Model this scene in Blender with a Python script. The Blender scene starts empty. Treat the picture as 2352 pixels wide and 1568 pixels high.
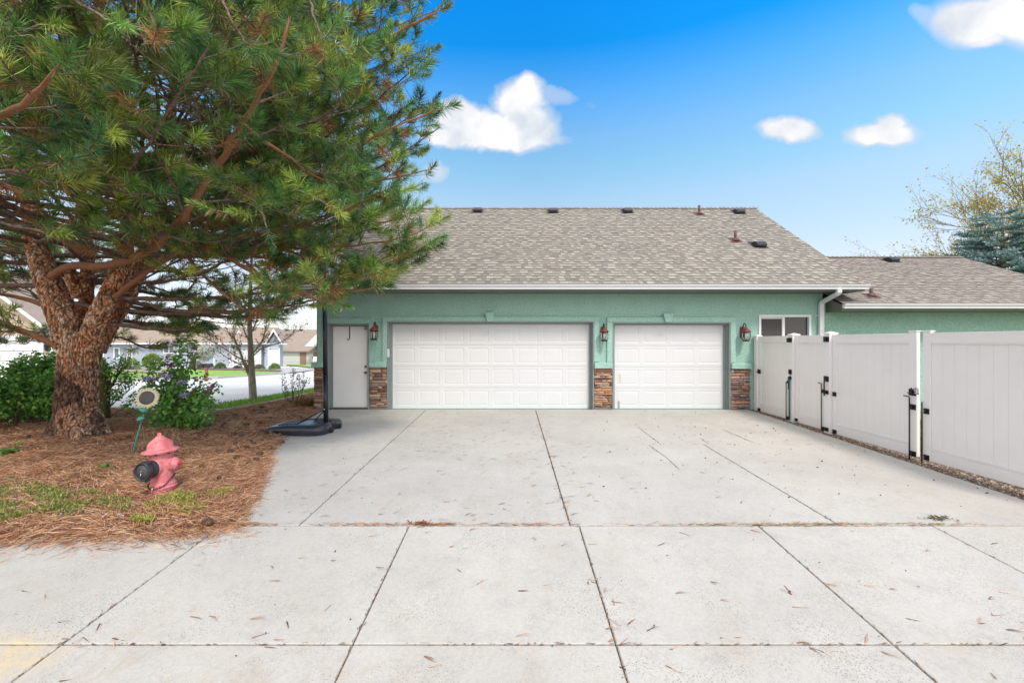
import bpy, math, random
import numpy as np
from mathutils import Vector, Matrix, noise
R = random.Random(7)
RN = np.random.default_rng(11)
PI = math.pi
scene = bpy.context.scene
COL = scene.collection
F = 1045.33          # focal length in px of a 2352 px wide print (16 mm on 36 mm)
CAMZ = 1.68
WY = 11.28           # garage wall plane
def P(x, y, Y):      # photo point at depth Y -> world
    return Vector(((x - 1176) / F * Y, Y, CAMZ - (y - 784) / F * Y))
def gz(X, Y):        # lie of the land
    if Y >= WY: return -0.0323 * (min(Y, 90) - WY)
    if Y >= 4.52: return -0.021 * (WY - Y)
    if Y >= 2.91: return -0.142 - 0.07 * (4.52 - Y)
    return -0.255 - 0.07 * max(0, 2.91 - max(Y, 2.0))
def G(x, y):         # photo point -> (X, Y) on the ground
    s = (y - 784) / F
    Y = 1.917 / (s + 0.021)
    if Y < 4.52: Y = (CAMZ + 0.142 + 0.3164) / (s + 0.07)
    if Y > WY: Y = 1.3157 / max(1e-3, s - 0.0323)
    return ((x - 1176) / F * Y, Y)

# ---------------------------------------------------------------- materials
def nodes(m):
    m.use_nodes = True
    nt = m.node_tree
    return nt, nt.nodes['Principled BSDF']
MATS = {}
def mat(name, col, rough=0.6, var=0.0, vscale=8.0, bump=0.0, bscale=60.0, metal=0.0, attr=False, col2=None,
        stretch=None, spec=0.5, detail=6.0, dirt=None):
    if name in MATS: return MATS[name]
    m = bpy.data.materials.new(name); MATS[name] = m
    nt, b = nodes(m); N = nt.nodes.new; L = nt.links.new
    b.inputs['Roughness'].default_value = rough
    b.inputs['Metallic'].default_value = metal
    b.inputs['Specular IOR Level'].default_value = spec
    tc = N('ShaderNodeTexCoord'); mp = N('ShaderNodeMapping')
    L(tc.outputs['Object'], mp.inputs['Vector'])
    if stretch: mp.inputs['Scale'].default_value = stretch
    if attr:
        a = N('ShaderNodeVertexColor'); a.layer_name = 'Col'; base = a.outputs['Color']
    else:
        rgb = N('ShaderNodeRGB'); rgb.outputs[0].default_value = (*col, 1); base = rgb.outputs[0]
    if col2 or var:
        n = N('ShaderNodeTexNoise'); n.inputs['Scale'].default_value = vscale; n.inputs['Detail'].default_value = detail
        n.inputs['Roughness'].default_value = 0.65
        L(mp.outputs[0], n.inputs['Vector'])
        if col2:
            mx = N('ShaderNodeMix'); mx.data_type = 'RGBA'
            cr = N('ShaderNodeMapRange'); cr.inputs[1].default_value = 0.38; cr.inputs[2].default_value = 0.62
            L(n.outputs[0], cr.inputs[0]); L(cr.outputs[0], mx.inputs[0]); L(base, mx.inputs[6])
            mx.inputs[7].default_value = (*col2, 1); base = mx.outputs[2]
        if var:
            h = N('ShaderNodeHueSaturation')
            cr = N('ShaderNodeMapRange'); cr.inputs[1].default_value = 0.3; cr.inputs[2].default_value = 0.7
            cr.inputs[3].default_value = 1 - var; cr.inputs[4].default_value = 1 + var
            L(n.outputs[0], cr.inputs[0]); L(cr.outputs[0], h.inputs['Value']); L(base, h.inputs['Color'])
            base = h.outputs[0]
    if dirt:   # (colour, scale, threshold, width, strength)
        n = N('ShaderNodeTexNoise'); n.inputs['Scale'].default_value = dirt[1]; n.inputs['Detail'].default_value = 8
        n.inputs['Roughness'].default_value = 0.75
        L(mp.outputs[0], n.inputs['Vector'])
        cr = N('ShaderNodeMapRange'); cr.inputs[1].default_value = dirt[2]; cr.inputs[2].default_value = dirt[2] + dirt[3]
        cr.inputs[4].default_value = dirt[4]
        mx = N('ShaderNodeMix'); mx.data_type = 'RGBA'
        L(n.outputs[0], cr.inputs[0]); L(cr.outputs[0], mx.inputs[0]); L(base, mx.inputs[6]); mx.inputs[7].default_value = (*dirt[0], 1)
        base = mx.outputs[2]
    L(base, b.inputs['Base Color'])
    if bump:
        n = N('ShaderNodeTexNoise'); n.inputs['Scale'].default_value = bscale; n.inputs['Detail'].default_value = 4
        L(mp.outputs[0], n.inputs['Vector'])
        bp = N('ShaderNodeBump'); bp.inputs['Strength'].default_value = bump; bp.inputs['Distance'].default_value = 0.01
        L(n.outputs[0], bp.inputs['Height']); L(bp.outputs[0], b.inputs['Normal'])
    return m

def concrete(name, base, pit=0.5, warm=0.25, streak=False):
    m = bpy.data.materials.new(name); MATS[name] = m
    nt, b = nodes(m); N = nt.nodes.new; L = nt.links.new
    b.inputs['Roughness'].default_value = 0.85; b.inputs['Specular IOR Level'].default_value = 0.25
    tc = N('ShaderNodeTexCoord')
    def ns(sc, det=5, ro=.6):
        n = N('ShaderNodeTexNoise'); n.inputs['Scale'].default_value = sc; n.inputs['Detail'].default_value = det
        n.inputs['Roughness'].default_value = ro; L(tc.outputs['Object'], n.inputs['Vector']); return n.outputs[0]
    def mr(s, a, c, d=0., e=1.):
        q = N('ShaderNodeMapRange'); q.inputs[1].default_value = a; q.inputs[2].default_value = c
        q.inputs[3].default_value = d; q.inputs[4].default_value = e; L(s, q.inputs[0]); return q.outputs[0]
    def mix(f, a, c):
        q = N('ShaderNodeMix'); q.data_type = 'RGBA'; L(f, q.inputs[0])
        for s, i in ((a, 6), (c, 7)):
            if isinstance(s, tuple): q.inputs[i].default_value = (*s, 1)
            else: L(s, q.inputs[i])
        return q.outputs[2]
    def mul(a, c):
        q = N('ShaderNodeMath'); q.operation = 'MULTIPLY'; L(a, q.inputs[0])
        if isinstance(c, float): q.inputs[1].default_value = c
        else: L(c, q.inputs[1])
        return q.outputs[0]
    c = mix(mr(ns(.7, 4), .4, .65), tuple(base), tuple(v * .90 for v in base))
    c = mix(mul(mr(ns(2.6, 6, .7), .52, .75), warm), c, (base[0] * .86, base[1] * .78, base[2] * .66))
    c = mix(mul(mr(ns(5.5, 8, .8), .52, .72), .42), c, tuple(v * .62 for v in base))
    c = mix(mul(mr(ns(1.1, 9, .85), .57, .66), .30), c, tuple(v * .55 for v in base))
    # exposed sand and pits
    v = N('ShaderNodeTexVoronoi'); v.inputs['Scale'].default_value = 70; L(tc.outputs['Object'], v.inputs['Vector'])
    sp = mul(mr(v.outputs['Distance'], .36, .16), mr(ns(1.6, 7, .75), .44, .60))
    c = mix(mul(sp, pit), c, tuple(v * .42 for v in base))
    v2 = N('ShaderNodeTexVoronoi'); v2.inputs['Scale'].default_value = 19; L(tc.outputs['Object'], v2.inputs['Vector'])
    sp2 = mr(v2.outputs['Distance'], .09, .05)
    vc = N('ShaderNodeSeparateColor'); L(v2.outputs['Color'], vc.inputs[0])
    sp2 = mul(sp2, mr(vc.outputs[0], .72, .76))
    c = mix(mul(sp2, pit), c, tuple(v * .35 for v in base))
    fine = mr(ns(190, 3), .3, .7, .90, 1.10)
    h = N('ShaderNodeHueSaturation'); L(c, h.inputs['Color']); L(mul(fine, mr(ns(34, 4, .7), .3, .7, .93, 1.07)), h.inputs['Value'])
    L(h.outputs[0], b.inputs['Base Color'])
    bp = N('ShaderNodeBump'); bp.inputs['Strength'].default_value = .35; bp.inputs['Distance'].default_value = .004
    L(ns(160, 4), bp.inputs['Height']); L(bp.outputs[0], b.inputs['Normal'])
    return m

# ---------------------------------------------------------------- mesh building
class MB:
    def __init__(s): s.v = []; s.f = []; s.c = []; s.m = []; s.col = (1, 1, 1); s.sm = False
    def add(s, vs, fs, col=None):
        o = len(s.v); s.v.extend([tuple(v) for v in vs])
        for f in fs: s.f.append(tuple(i + o for i in f)); s.c.append(col or s.col); s.m.append(s.sm)
    def box(s, x0, x1, y0, y1, z0, z1, col=None, T=None):
        vs = [Vector(q) for q in ((x0,y0,z0),(x1,y0,z0),(x1,y1,z0),(x0,y1,z0),(x0,y0,z1),(x1,y0,z1),(x1,y1,z1),(x0,y1,z1))]
        if T: vs = [T @ v for v in vs]
        s.add(vs, [(0,3,2,1),(4,5,6,7),(0,1,5,4),(1,2,6,5),(2,3,7,6),(3,0,4,7)], col)
    def prism(s, pts, axis, a, b, col=None, T=None):   # polygon pts (2-D) extruded along axis from a to b
        n = len(pts); vs = []
        for d in (a, b):
            for p in pts:
                v = {'x': (d, p[0], p[1]), 'y': (p[0], d, p[1]), 'z': (p[0], p[1], d)}[axis]
                v = Vector(v); vs.append(T @ v if T else v)
        fs = [tuple(range(n))[::-1], tuple(range(n, 2 * n))] + [(i, (i + 1) % n, n + (i + 1) % n, n + i) for i in range(n)]
        s.add(vs, fs, col)
    def tube(s, pts, rad, n=8, col=None, cap=True, jit=0.0):
        pts = [Vector(p) for p in pts]
        if not isinstance(rad, (list, tuple)): rad = [rad] * len(pts)
        vs = []; prev = None
        for i, p in enumerate(pts):
            t = (pts[min(i + 1, len(pts) - 1)] - pts[max(i - 1, 0)]).normalized()
            if prev is None:
                u = t.orthogonal().normalized()
            else:
                u = (prev - t * prev.dot(t));
                u = u.normalized() if u.length > 1e-6 else t.orthogonal().normalized()
            prev = u; w = t.cross(u)
            for k in range(n):
                a = 2 * PI * k / n; r = rad[i] * (1 + (R.uniform(-jit, jit) if jit else 0))
                vs.append(p + (u * math.cos(a) + w * math.sin(a)) * r)
        fs = []
        for i in range(len(pts) - 1):
            for k in range(n):
                fs.append((i * n + k, i * n + (k + 1) % n, (i + 1) * n + (k + 1) % n, (i + 1) * n + k))
        if cap:
            fs.append(tuple(range(n))[::-1]); fs.append(tuple(range((len(pts) - 1) * n, len(pts) * n)))
        o = s.sm; s.sm = n > 4; s.add(vs, fs, col); s.sm = o
    def lathe(s, prof, n=24, T=None, col=None, smooth=True):   # prof: (r, z) list
        vs = []
        for r, z in prof:
            for k in range(n):
                a = 2 * PI * k / n; v = Vector((r * math.cos(a), r * math.sin(a), z)); vs.append(T @ v if T else v)
        m = len(prof); fs = []
        for i in range(m - 1):
            for k in range(n):
                fs.append((i * n + k, i * n + (k + 1) % n, (i + 1) * n + (k + 1) % n, (i + 1) * n + k))
        fs.append(tuple(range(n))[::-1]); fs.append(tuple(range((m - 1) * n, m * n)))
        o = s.sm; s.sm = smooth; s.add(vs, fs, col); s.sm = o
    def ball(s, c, r, n=10, col=None, sx=1, sy=1, sz=1):
        T = Matrix.Translation(c) @ Matrix.Diagonal((sx, sy, sz, 1))
        s.lathe([(max(1e-4, r * math.sin(PI * i / (n // 2 + 1))), -r * math.cos(PI * i / (n // 2 + 1))) for i in range(n // 2 + 2)], n, T, col)
    def build(s, name, m, parent=None, bevel=0, loc=None, seg=2, sharp=None):
        me = bpy.data.meshes.new(name)
        me.from_pydata(s.v, [], s.f)
        me.update()
        ca = me.color_attributes.new('Col', 'FLOAT_COLOR', 'CORNER')
        cnt = np.array([len(f) for f in s.f]); cc = np.ones((len(s.f), 4), dtype=np.float32)
        cc[:, :3] = np.array(s.c, dtype=np.float32).reshape(-1, 3)
        ca.data.foreach_set('color', np.repeat(cc, cnt, axis=0).ravel())
        me.polygons.foreach_set('use_smooth', np.array(s.m, dtype=bool))
        if sharp is not None:
            try: me.set_sharp_from_angle(angle=sharp)
            except Exception: pass
        return link(name, me, m, parent, bevel, loc, seg)
def link(name, me, m, parent=None, bevel=0, loc=None, seg=2):
    o = bpy.data.objects.new(name, me); COL.objects.link(o)
    if m:
        for q in (m if isinstance(m, list) else [m]): me.materials.append(q)
    if parent: o.parent = parent
    if loc is not None: o.location = loc
    if bevel:
        b = o.modifiers.new('b', 'BEVEL'); b.width = bevel; b.segments = seg; b.limit_method = 'ANGLE'; b.angle_limit = math.radians(40)
        b.harden_normals = False
    return o
def tag(o, label=None, cat=None, group=None, kind=None):
    for k, v in (('label', label), ('category', cat), ('group', group), ('kind', kind)):
        if v: o[k] = v
    return o
def thing(name, label, cat, loc=(0, 0, 0), rz=0, group=None):
    o = bpy.data.objects.new(name, None); COL.objects.link(o)
    o.location = loc; o.rotation_euler = (0, 0, rz); o.empty_display_size = .1
    return tag(o, label, cat, group)
def structure(o): o['kind'] = 'structure'; return o
CHILD = {}
def copy_tree(o, parent=None):
    c = o.copy(); COL.objects.link(c); c.parent = parent
    for ch in KIDS(o): copy_tree(ch, c)
    return c
def KIDS(o): return [q for q in list(COL.objects) if q.parent == o]
def np_mesh(name, V, T, C, m, parent=None, smooth=False):   # V (n,3)  T (k,3) triangles  C (n,3) vertex colours
    me = bpy.data.meshes.new(name); n = len(V); k = len(T)
    me.vertices.add(n); me.vertices.foreach_set('co', V.astype(np.float32).ravel())
    me.loops.add(3 * k); me.loops.foreach_set('vertex_index', T.astype(np.int32).ravel())
    me.polygons.add(k); me.polygons.foreach_set('loop_start', np.arange(0, 3 * k, 3, dtype=np.int32))
    try: me.polygons.foreach_set('loop_total', np.full(k, 3, dtype=np.int32))
    except Exception: pass
    me.update(calc_edges=True)
    ca = me.color_attributes.new('Col', 'FLOAT_COLOR', 'POINT')
    cc = np.ones((n, 4), dtype=np.float32); cc[:, :3] = C; ca.data.foreach_set('color', cc.ravel())
    return link(name, me, m, parent)
def unit(a): return a / np.maximum(1e-9, np.linalg.norm(a, axis=1, keepdims=True))
def blades(B, D, Ln, W, C, bend=0.15, tipk=0.0, face=None):
    """thin two-segment blades: base B, unit direction D, length, width, colour (all per blade)"""
    n = len(B); rnd = RN.normal(size=(n, 3))
    if face is not None: rnd = rnd * .6 + face
    S = unit(np.cross(D, rnd)); W = np.asarray(W).reshape(-1, 1) * .5; Ln = np.asarray(Ln).reshape(-1, 1)
    bd = unit(np.cross(S, D)) * (RN.uniform(-1, 1, (n, 1)) * bend) * Ln
    M = B + D * Ln * .55 + bd
    V = np.empty((n, 5, 3)); V[:, 0] = B - S * W; V[:, 1] = B + S * W; V[:, 2] = M + S * W; V[:, 3] = M - S * W
    V[:, 4] = B + D * Ln + bd * .4 + S * W * tipk
    i = np.arange(n)[:, None] * 5
    T = np.concatenate([i + np.array([[0, 1, 2]]), i + np.array([[0, 2, 3]]), i + np.array([[3, 2, 4]])], axis=1).reshape(-1, 3)
    return V.reshape(-1, 3), T, np.repeat(C, 5, axis=0)
def poly_in(pts, X, Y):
    X = np.asarray(X, float); Y = np.asarray(Y, float); c = np.zeros(X.shape, bool); n = len(pts); j = n - 1
    for i in range(n):
        xi, yi = pts[i]; xj, yj = pts[j]
        if yi != yj:
            t = ((yi > Y) != (yj > Y)) & (X < (xj - xi) * (Y - yi) / (yj - yi) + xi); c ^= t
        j = i
    return c
def gzv(Y):
    return np.where(Y >= WY, -0.0323 * (np.minimum(Y, 90) - WY), np.where(Y >= 4.52, -0.021 * (WY - Y), -0.142 - 0.07 * (4.52 - Y)))
# ================================================================ camera, light, sky
cam = bpy.data.cameras.new('camera'); co = bpy.data.objects.new('camera', cam); COL.objects.link(co)
co.location = (0, 0, CAMZ); co.rotation_euler = (PI / 2, 0, 0)
cam.lens = 16; cam.sensor_width = 36; cam.clip_end = 2000; cam.clip_start = .05
scene.camera = co
SUN_EL, SUN_AZ = math.radians(50), math.radians(156)    # azimuth clockwise from +Y
sd = Vector((math.sin(SUN_AZ) * math.cos(SUN_EL), math.cos(SUN_AZ) * math.cos(SUN_EL), math.sin(SUN_EL)))
sl = bpy.data.lights.new('sun', 'SUN'); so = bpy.data.objects.new('sun', sl); COL.objects.link(so)
so.rotation_euler = sd.to_track_quat('Z', 'Y').to_euler()
sl.energy = 1.05; sl.angle = math.radians(12); sl.color = (1, .93, .86)
so.location = (0, 0, 20)
scene.view_settings.view_transform = 'Standard'; scene.view_settings.look = 'None'
scene.view_settings.gamma = 1; scene.view_settings.exposure = 1.35
w = bpy.data.worlds.new('World'); scene.world = w; w.use_nodes = True
nt = w.node_tree; N = nt.nodes.new; L = nt.links.new
bg = nt.nodes['Background']; bg.inputs['Strength'].default_value = 0.12
sky = N('ShaderNodeTexSky'); sky.sky_type = 'NISHITA'; sky.sun_disc = False
sky.sun_elevation = SUN_EL; sky.sun_rotation = SUN_AZ; sky.air_density = 1.0; sky.dust_density = 0.6; sky.ozone_density = 1.5
tc = N('ShaderNodeTexCoord'); sep = N('ShaderNodeSeparateXYZ'); L(tc.outputs['Generated'], sep.inputs[0])
def M(op, a, b=None, clamp=False):
    q = N('ShaderNodeMath'); q.operation = op; q.use_clamp = clamp
    for i, s in enumerate((a, b)):
        if s is None: continue
        if isinstance(s, (int, float)): q.inputs[i].default_value = s
        else: L(s, q.inputs[i])
    return q.outputs[0]
def MR(s, a, b, c=0., d=1., smooth=False):
    q = N('ShaderNodeMapRange'); q.interpolation_type = 'SMOOTHSTEP' if smooth else 'LINEAR'
    for i, k in enumerate((a, b, c, d)): q.inputs[i + 1].default_value = k
    L(s, q.inputs[0]); return q.outputs[0]
# clear-sky tint by elevation: deep saturated blue above, pale near the horizon
ramp = N('ShaderNodeValToRGB'); L(sep.outputs[2], ramp.inputs[0])
els = ramp.color_ramp.elements
SKYR = [(0.0, (.56, .54, .66)), (0.15, (.68, .55, .50)), (.29, (.74, .72, .62)), (.36, (.60, .78, .70)), (.41, (.54, .78, .80)), (.476, (.30, .75, .94)), (.543, (.03, .63, 1.0)), (.60, (.02, .64, 1.1)), (.80, (.5, .8, 1.0))]
els[0].position, els[0].color = SKYR[0][0], (*SKYR[0][1], 1)
els[1].position, els[1].color = SKYR[-1][0], (*SKYR[-1][1], 1)
for p_, c_ in SKYR[1:-1]:
    e = els.new(p_); e.color = (*c_, 1)
mulc = N('ShaderNodeMix'); mulc.data_type = 'RGBA'; mulc.blend_type = 'MULTIPLY'; mulc.inputs[0].default_value = 1
L(sky.outputs[0], mulc.inputs[6]); L(ramp.outputs[0], mulc.inputs[7])
SKYGAIN = N('ShaderNodeVectorMath'); SKYGAIN.operation = 'SCALE'; SKYGAIN.inputs['Scale'].default_value = 1.0
L(mulc.outputs[2], SKYGAIN.inputs[0])
# clouds: soft ellipses in direction space, edges broken up by noise
dy = M('MAXIMUM', sep.outputs[1], .02)
u0 = M('DIVIDE', sep.outputs[0], dy); v0 = M('DIVIDE', sep.outputs[2], dy)
nz = N('ShaderNodeTexNoise'); nz.inputs['Scale'].default_value = 10; nz.inputs['Detail'].default_value = 6; nz.inputs['Roughness'].default_value = .52
L(tc.outputs['Generated'], nz.inputs['Vector'])
nsep = N('ShaderNodeSeparateColor'); L(nz.outputs['Color'], nsep.inputs[0])
nf = N('ShaderNodeTexNoise'); nf.inputs['Scale'].default_value = 34; nf.inputs['Detail'].default_value = 6; L(tc.outputs['Generated'], nf.inputs['Vector']); nfs = N('ShaderNodeSeparateColor'); L(nf.outputs['Color'], nfs.inputs[0])
u0 = M('ADD', u0, M('MULTIPLY', M('SUBTRACT', nfs.outputs[0], .5), .030)); v0 = M('ADD', v0, M('MULTIPLY', M('SUBTRACT', nfs.outputs[1], .5), .022))
u = M('ADD', u0, M('MULTIPLY', M('SUBTRACT', nsep.outputs[0], .5), .085))
v = M('ADD', v0, M('MULTIPLY', M('SUBTRACT', nsep.outputs[1], .5), .055))
BL = [(1190,228,62,44,1),(1105,292,95,46,1),(1055,268,52,38,1),(1205,290,72,52,1),(1150,318,125,26,1),(1035,318,60,24,1),(1275,224,46,20,.5),(1195,205,40,26,.9),
      (2235,48,95,52,1),(2330,40,100,62,1),(2130,30,34,24,.5),(2260,90,60,18,.8),
      (1805,297,70,24,.95),(1765,303,40,13,.5),(2020,310,80,27,1),(2045,288,42,24,.9),(2085,308,50,18,.35),(1000,394,30,22,.6),(1085,402,50,12,.2),(1350,234,20,12,.2),
      (690,748,60,14,.35),(300,560,260,80,.55),(480,420,120,40,.5),(100,700,260,60,.5)]
acc = None
for (bx, by, ra, rb, st) in BL:
    uc, vc, a, b = (bx - 1176) / F, (784 - by) / F, ra / F, rb / F
    du = M('DIVIDE', M('SUBTRACT', u, uc), a); dv = M('DIVIDE', M('SUBTRACT', v, vc), b)
    d = M('ADD', M('MULTIPLY', du, du), M('MULTIPLY', dv, dv))
    mk = MR(d, 2.2, .0, 0., st, True)
    acc = mk if acc is None else M('MAXIMUM', acc, mk)
front = MR(sep.outputs[1], .03, .12)
wn = N('ShaderNodeTexNoise'); wn.inputs['Scale'].default_value = 26; wn.inputs['Detail'].default_value = 8; L(tc.outputs['Generated'], wn.inputs['Vector'])
acc = M('MULTIPLY', M('SUBTRACT', M('MULTIPLY', acc, 1.25), M('MULTIPLY', wn.outputs[0], M('MULTIPLY', M('SUBTRACT', 1.0, acc), .55))), front, True)
cm = N('ShaderNodeMix'); cm.data_type = 'RGBA'; L(acc, cm.inputs[0]); 
xg = M('ADD', 1.0, M('MULTIPLY', MR(sep.outputs[0], .05, .65), .27)); L(xg, SKYGAIN.inputs['Scale'])
L(SKYGAIN.outputs[0], cm.inputs[6])
cs = N('ShaderNodeMix'); cs.data_type = 'RGBA'; cs.inputs[6].default_value = (2.35, 2.55, 2.85, 1); cs.inputs[7].default_value = (3.25, 3.25, 3.3, 1)
cn = N('ShaderNodeTexNoise'); cn.inputs['Scale'].default_value = 14; cn.inputs['Detail'].default_value = 7; L(tc.outputs['Generated'], cn.inputs['Vector'])
L(M('MULTIPLY', MR(cn.outputs[0], .34, .54), MR(acc, .55, 1.0)), cs.inputs[0]); L(cs.outputs[2], cm.inputs[7])
# unseen clouds added overhead, behind and left of the camera as neutral fill light
nz2 = N('ShaderNodeTexNoise'); nz2.inputs['Scale'].default_value = 3.2; nz2.inputs['Detail'].default_value = 7
L(tc.outputs['Generated'], nz2.inputs['Vector'])
cov = MR(nz2.outputs[0], .36, .56, 0., 1., True)
reg = M('MAXIMUM', M('MAXIMUM', MR(sep.outputs[2], .66, .80), M('MULTIPLY', MR(sep.outputs[0], -.72, -.86), MR(sep.outputs[2], .0, .12))), M('MULTIPLY', MR(sep.outputs[1], -.05, -.4), MR(sep.outputs[2], .02, .2)))
cm2 = N('ShaderNodeMix'); cm2.data_type = 'RGBA'; L(M('MAXIMUM', M('MULTIPLY', cov, reg), M('MULTIPLY', M('MULTIPLY', MR(sep.outputs[0], -.72, -.86), MR(sep.outputs[2], .0, .12)), .85)), cm2.inputs[0]); L(cm.outputs[2], cm2.inputs[6])
cm2.inputs[7].default_value = (5.7, 5.4, 5.0, 1)
L(cm2.outputs[2], bg.inputs['Color'])

# ================================================================ ground, driveway, street
M_conc = concrete('driveway_concrete', (.515, .483, .435), pit=.7, warm=.45)
M_apron = concrete('apron_concrete', (.52, .487, .438), pit=1.0, warm=.45)
M_gutter = concrete('gutter_concrete', (.515, .48, .43), pit=1.0, warm=.8)
def faded_paint(m, x_edge, y_edge):
    nt = m.node_tree; N = nt.nodes.new; L = nt.links.new; b = nt.nodes['Principled BSDF']; src = b.inputs['Base Color'].links[0].from_socket
    tc = N('ShaderNodeTexCoord'); s_ = N('ShaderNodeSeparateXYZ'); L(tc.outputs['Object'], s_.inputs[0]); n_ = N('ShaderNodeTexNoise'); n_.inputs['Scale'].default_value = 7; n_.inputs['Detail'].default_value = 9; n_.inputs['Roughness'].default_value = .8
    L(tc.outputs['Object'], n_.inputs['Vector'])
    def mt(op, a, c):
        q = N('ShaderNodeMath'); q.operation = op
        for i, v_ in enumerate((a, c)):
            if isinstance(v_, (int, float)): q.inputs[i].default_value = v_
            else: L(v_, q.inputs[i])
        return q.outputs[0]
    def mr(s, a, c):
        q = N('ShaderNodeMapRange'); q.inputs[1].default_value = a; q.inputs[2].default_value = c; L(s, q.inputs[0]); return q.outputs[0]
    f = mt('MULTIPLY', mt('MULTIPLY', mr(s_.outputs[0], x_edge, x_edge - .25), mr(s_.outputs[1], y_edge + .1, y_edge - .05)), mr(n_.outputs[0], .40, .58)); f = mt('MULTIPLY', f, .6)
    q = N('ShaderNodeMix'); q.data_type = 'RGBA'; L(f, q.inputs[0]); L(src, q.inputs[6]); q.inputs[7].default_value = (.72, .53, .26, 1); L(q.outputs[2], b.inputs['Base Color'])
faded_paint(M_gutter, -2.70, 2.9); faded_paint(M_apron, -2.85, 2.99)
M_street = concrete('street_concrete', (.68, .66, .62), pit=.3, warm=.2)
M_soil = mat('joint_soil', (.10, .075, .05), .95, .4, 30)
M_white = mat('white_paint', (.80, .80, .80), .45, .03, 3)
def sheet(name, pts, m, dz=0, seg=None):
    mb = MB(); mb.add([(x, y, gz(x, y) + dz) for x, y in pts], [tuple(range(len(pts)))]); return structure(mb.build(name, m))
# earth sheet: strips in Y so that it follows the lie of the land
def strips(name, x0, x1, ys, m, dz):
    mb = MB()
    vs = []
    for y in ys: vs += [(x0, y, gz(0, y) + dz), (x1, y, gz(0, y) + dz)]
    mb.add(vs, [(2*i, 2*i+1, 2*i+3, 2*i+2) for i in range(len(ys) - 1)])
    return structure(mb.build(name, m))
M_earth = mat('earth', (.16, .13, .09), .95, .3, 4, .5, 20, col2=(.10, .11, .05))
strips('ground', -500, 500, [-60, 2.0, 2.9, 4.52, 11.28, 40, 90, 900], M_earth, -.12)

def slab(mb, quad, dz=0.0, th=.1, gap=.006):
    """bevelled concrete slab following the ground; quad = 4 (X, Y) corners counter-clockwise"""
    c = (sum(q[0] for q in quad) / 4, sum(q[1] for q in quad) / 4)
    def ins(q, g):
        n = Vector((c[0] - q[0], c[1] - q[1])); sx = 1 if n.x > 0 else -1; sy = 1 if n.y > 0 else -1
        return (q[0] + sx * g, q[1] + sy * g)
    r1 = [ins(q, gap) for q in quad]; r2 = [ins(q, gap + .006) for q in quad]
    vs = [(x, y, gz(x, y) + dz - th) for x, y in r1] + [(x, y, gz(x, y) + dz - .006) for x, y in r1] + [(x, y, gz(x, y) + dz) for x, y in r2]
    fs = [(8, 9, 10, 11)] + [(i, (i + 1) % 4, 4 + (i + 1) % 4, 4 + i) for i in range(4)] + [(4 + i, 4 + (i + 1) % 4, 8 + (i + 1) % 4, 8 + i) for i in range(4)]
    mb.add(vs, fs)
XR = 5.85
# driveway bays
mb = MB()
j1, j2, j3 = -2.115, .578, 3.25          # long joints
Y0, Y1, Y2 = 4.52, 7.77, WY - .005
slab(mb, [(-4.9, Y1), (j1, Y1), (j1, Y2), (-4.9, Y2)])
slab(mb, [(j1, Y1), (j2, Y1), (j2, Y2), (j1, Y2)]); slab(mb, [(j2, Y1), (XR, Y1), (XR, Y2 - .02), (j2, Y2 - .02)])
slab(mb, [(-3.1, Y0), (j1, Y0), (j1, Y1), (-4.1, Y1)]); slab(mb, [(j1, Y0), (j2, Y0), (j2, Y1), (j1, Y1)])
slab(mb, [(j2, Y0), (j3, Y0), (j3 + .02, Y1), (j2, Y1)]); slab(mb, [(j3, Y0), (XR, Y0), (XR, Y1), (j3 + .02, Y1)])
structure(mb.build('driveway', M_conc))
# recesses of garages and door have their own floor behind the wall plane
# sidewalk / apron bays (between 2.91 and 4.52)
mb = MB()
BAYX = xs = [-14, -10.0, -8.2, -6.4, -4.6, -2.88, -1.02, .665, 2.44, 4.16, 5.9, 7.7, 9.5, 11.3, 15]
for a, b in zip(xs, xs[1:]): slab(mb, [(a, 2.915), (b, 2.915), (b, 4.51), (a, 4.51)], gap=.005)
structure(mb.build('sidewalk', M_apron))
mb = MB()
for a, b in zip(xs, xs[1:]): slab(mb, [(a, 2.0), (b, 2.0), (b, 2.909), (a, 2.909)], gap=.005, dz=-.0)
structure(mb.build('gutter', M_gutter))
strips('road', -60, 60, [-40, 1.0, 1.995], mat('asphalt', (.06, .06, .06), .9, .3, 30, .5, 120), -.0)
# hairline cracks in the garage bay, packed with dirt
def crack(mb, pts, wd=.012, dz=.003):
    P2 = [G(*p) for p in pts]; fine = []
    for a, b in zip(P2, P2[1:]):
        k = max(2, int(math.dist(a, b) / .06))
        for i in range(k): t = i / k; fine.append((a[0] + (b[0]-a[0])*t + R.uniform(-.006, .006), a[1] + (b[1]-a[1])*t))
    fine.append(P2[-1]); vs = []
    for i, q in enumerate(fine):
        d = Vector((fine[min(i+1, len(fine)-1)][0] - fine[max(i-1,0)][0], fine[min(i+1, len(fine)-1)][1] - fine[max(i-1,0)][1])).normalized()
        w_ = wd * R.uniform(.5, 1.1) * (.4 if i in (0, len(fine)-1) else 1)
        for s in (-1, 1):
            x, y = q[0] - d.y * w_ * s * .5, q[1] + d.x * w_ * s * .5; vs.append((x, y, gz(x, y) + dz))
    mb.add(vs, [(2*i, 2*i+1, 2*i+3, 2*i+2) for i in range(len(fine)-1)])
mb = MB()
for pts in ([(1465,980),(1515,1018)], [(1490,1022),(1530,1050),(1560,1078)], [(1658,986),(1700,1003),(1735,1018)], [(1608,1006),(1628,1018)]): crack(mb, pts)
structure(mb.build('driveway_crack', mat('crack_dirt', (.09, .07, .05), .95)))
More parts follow.
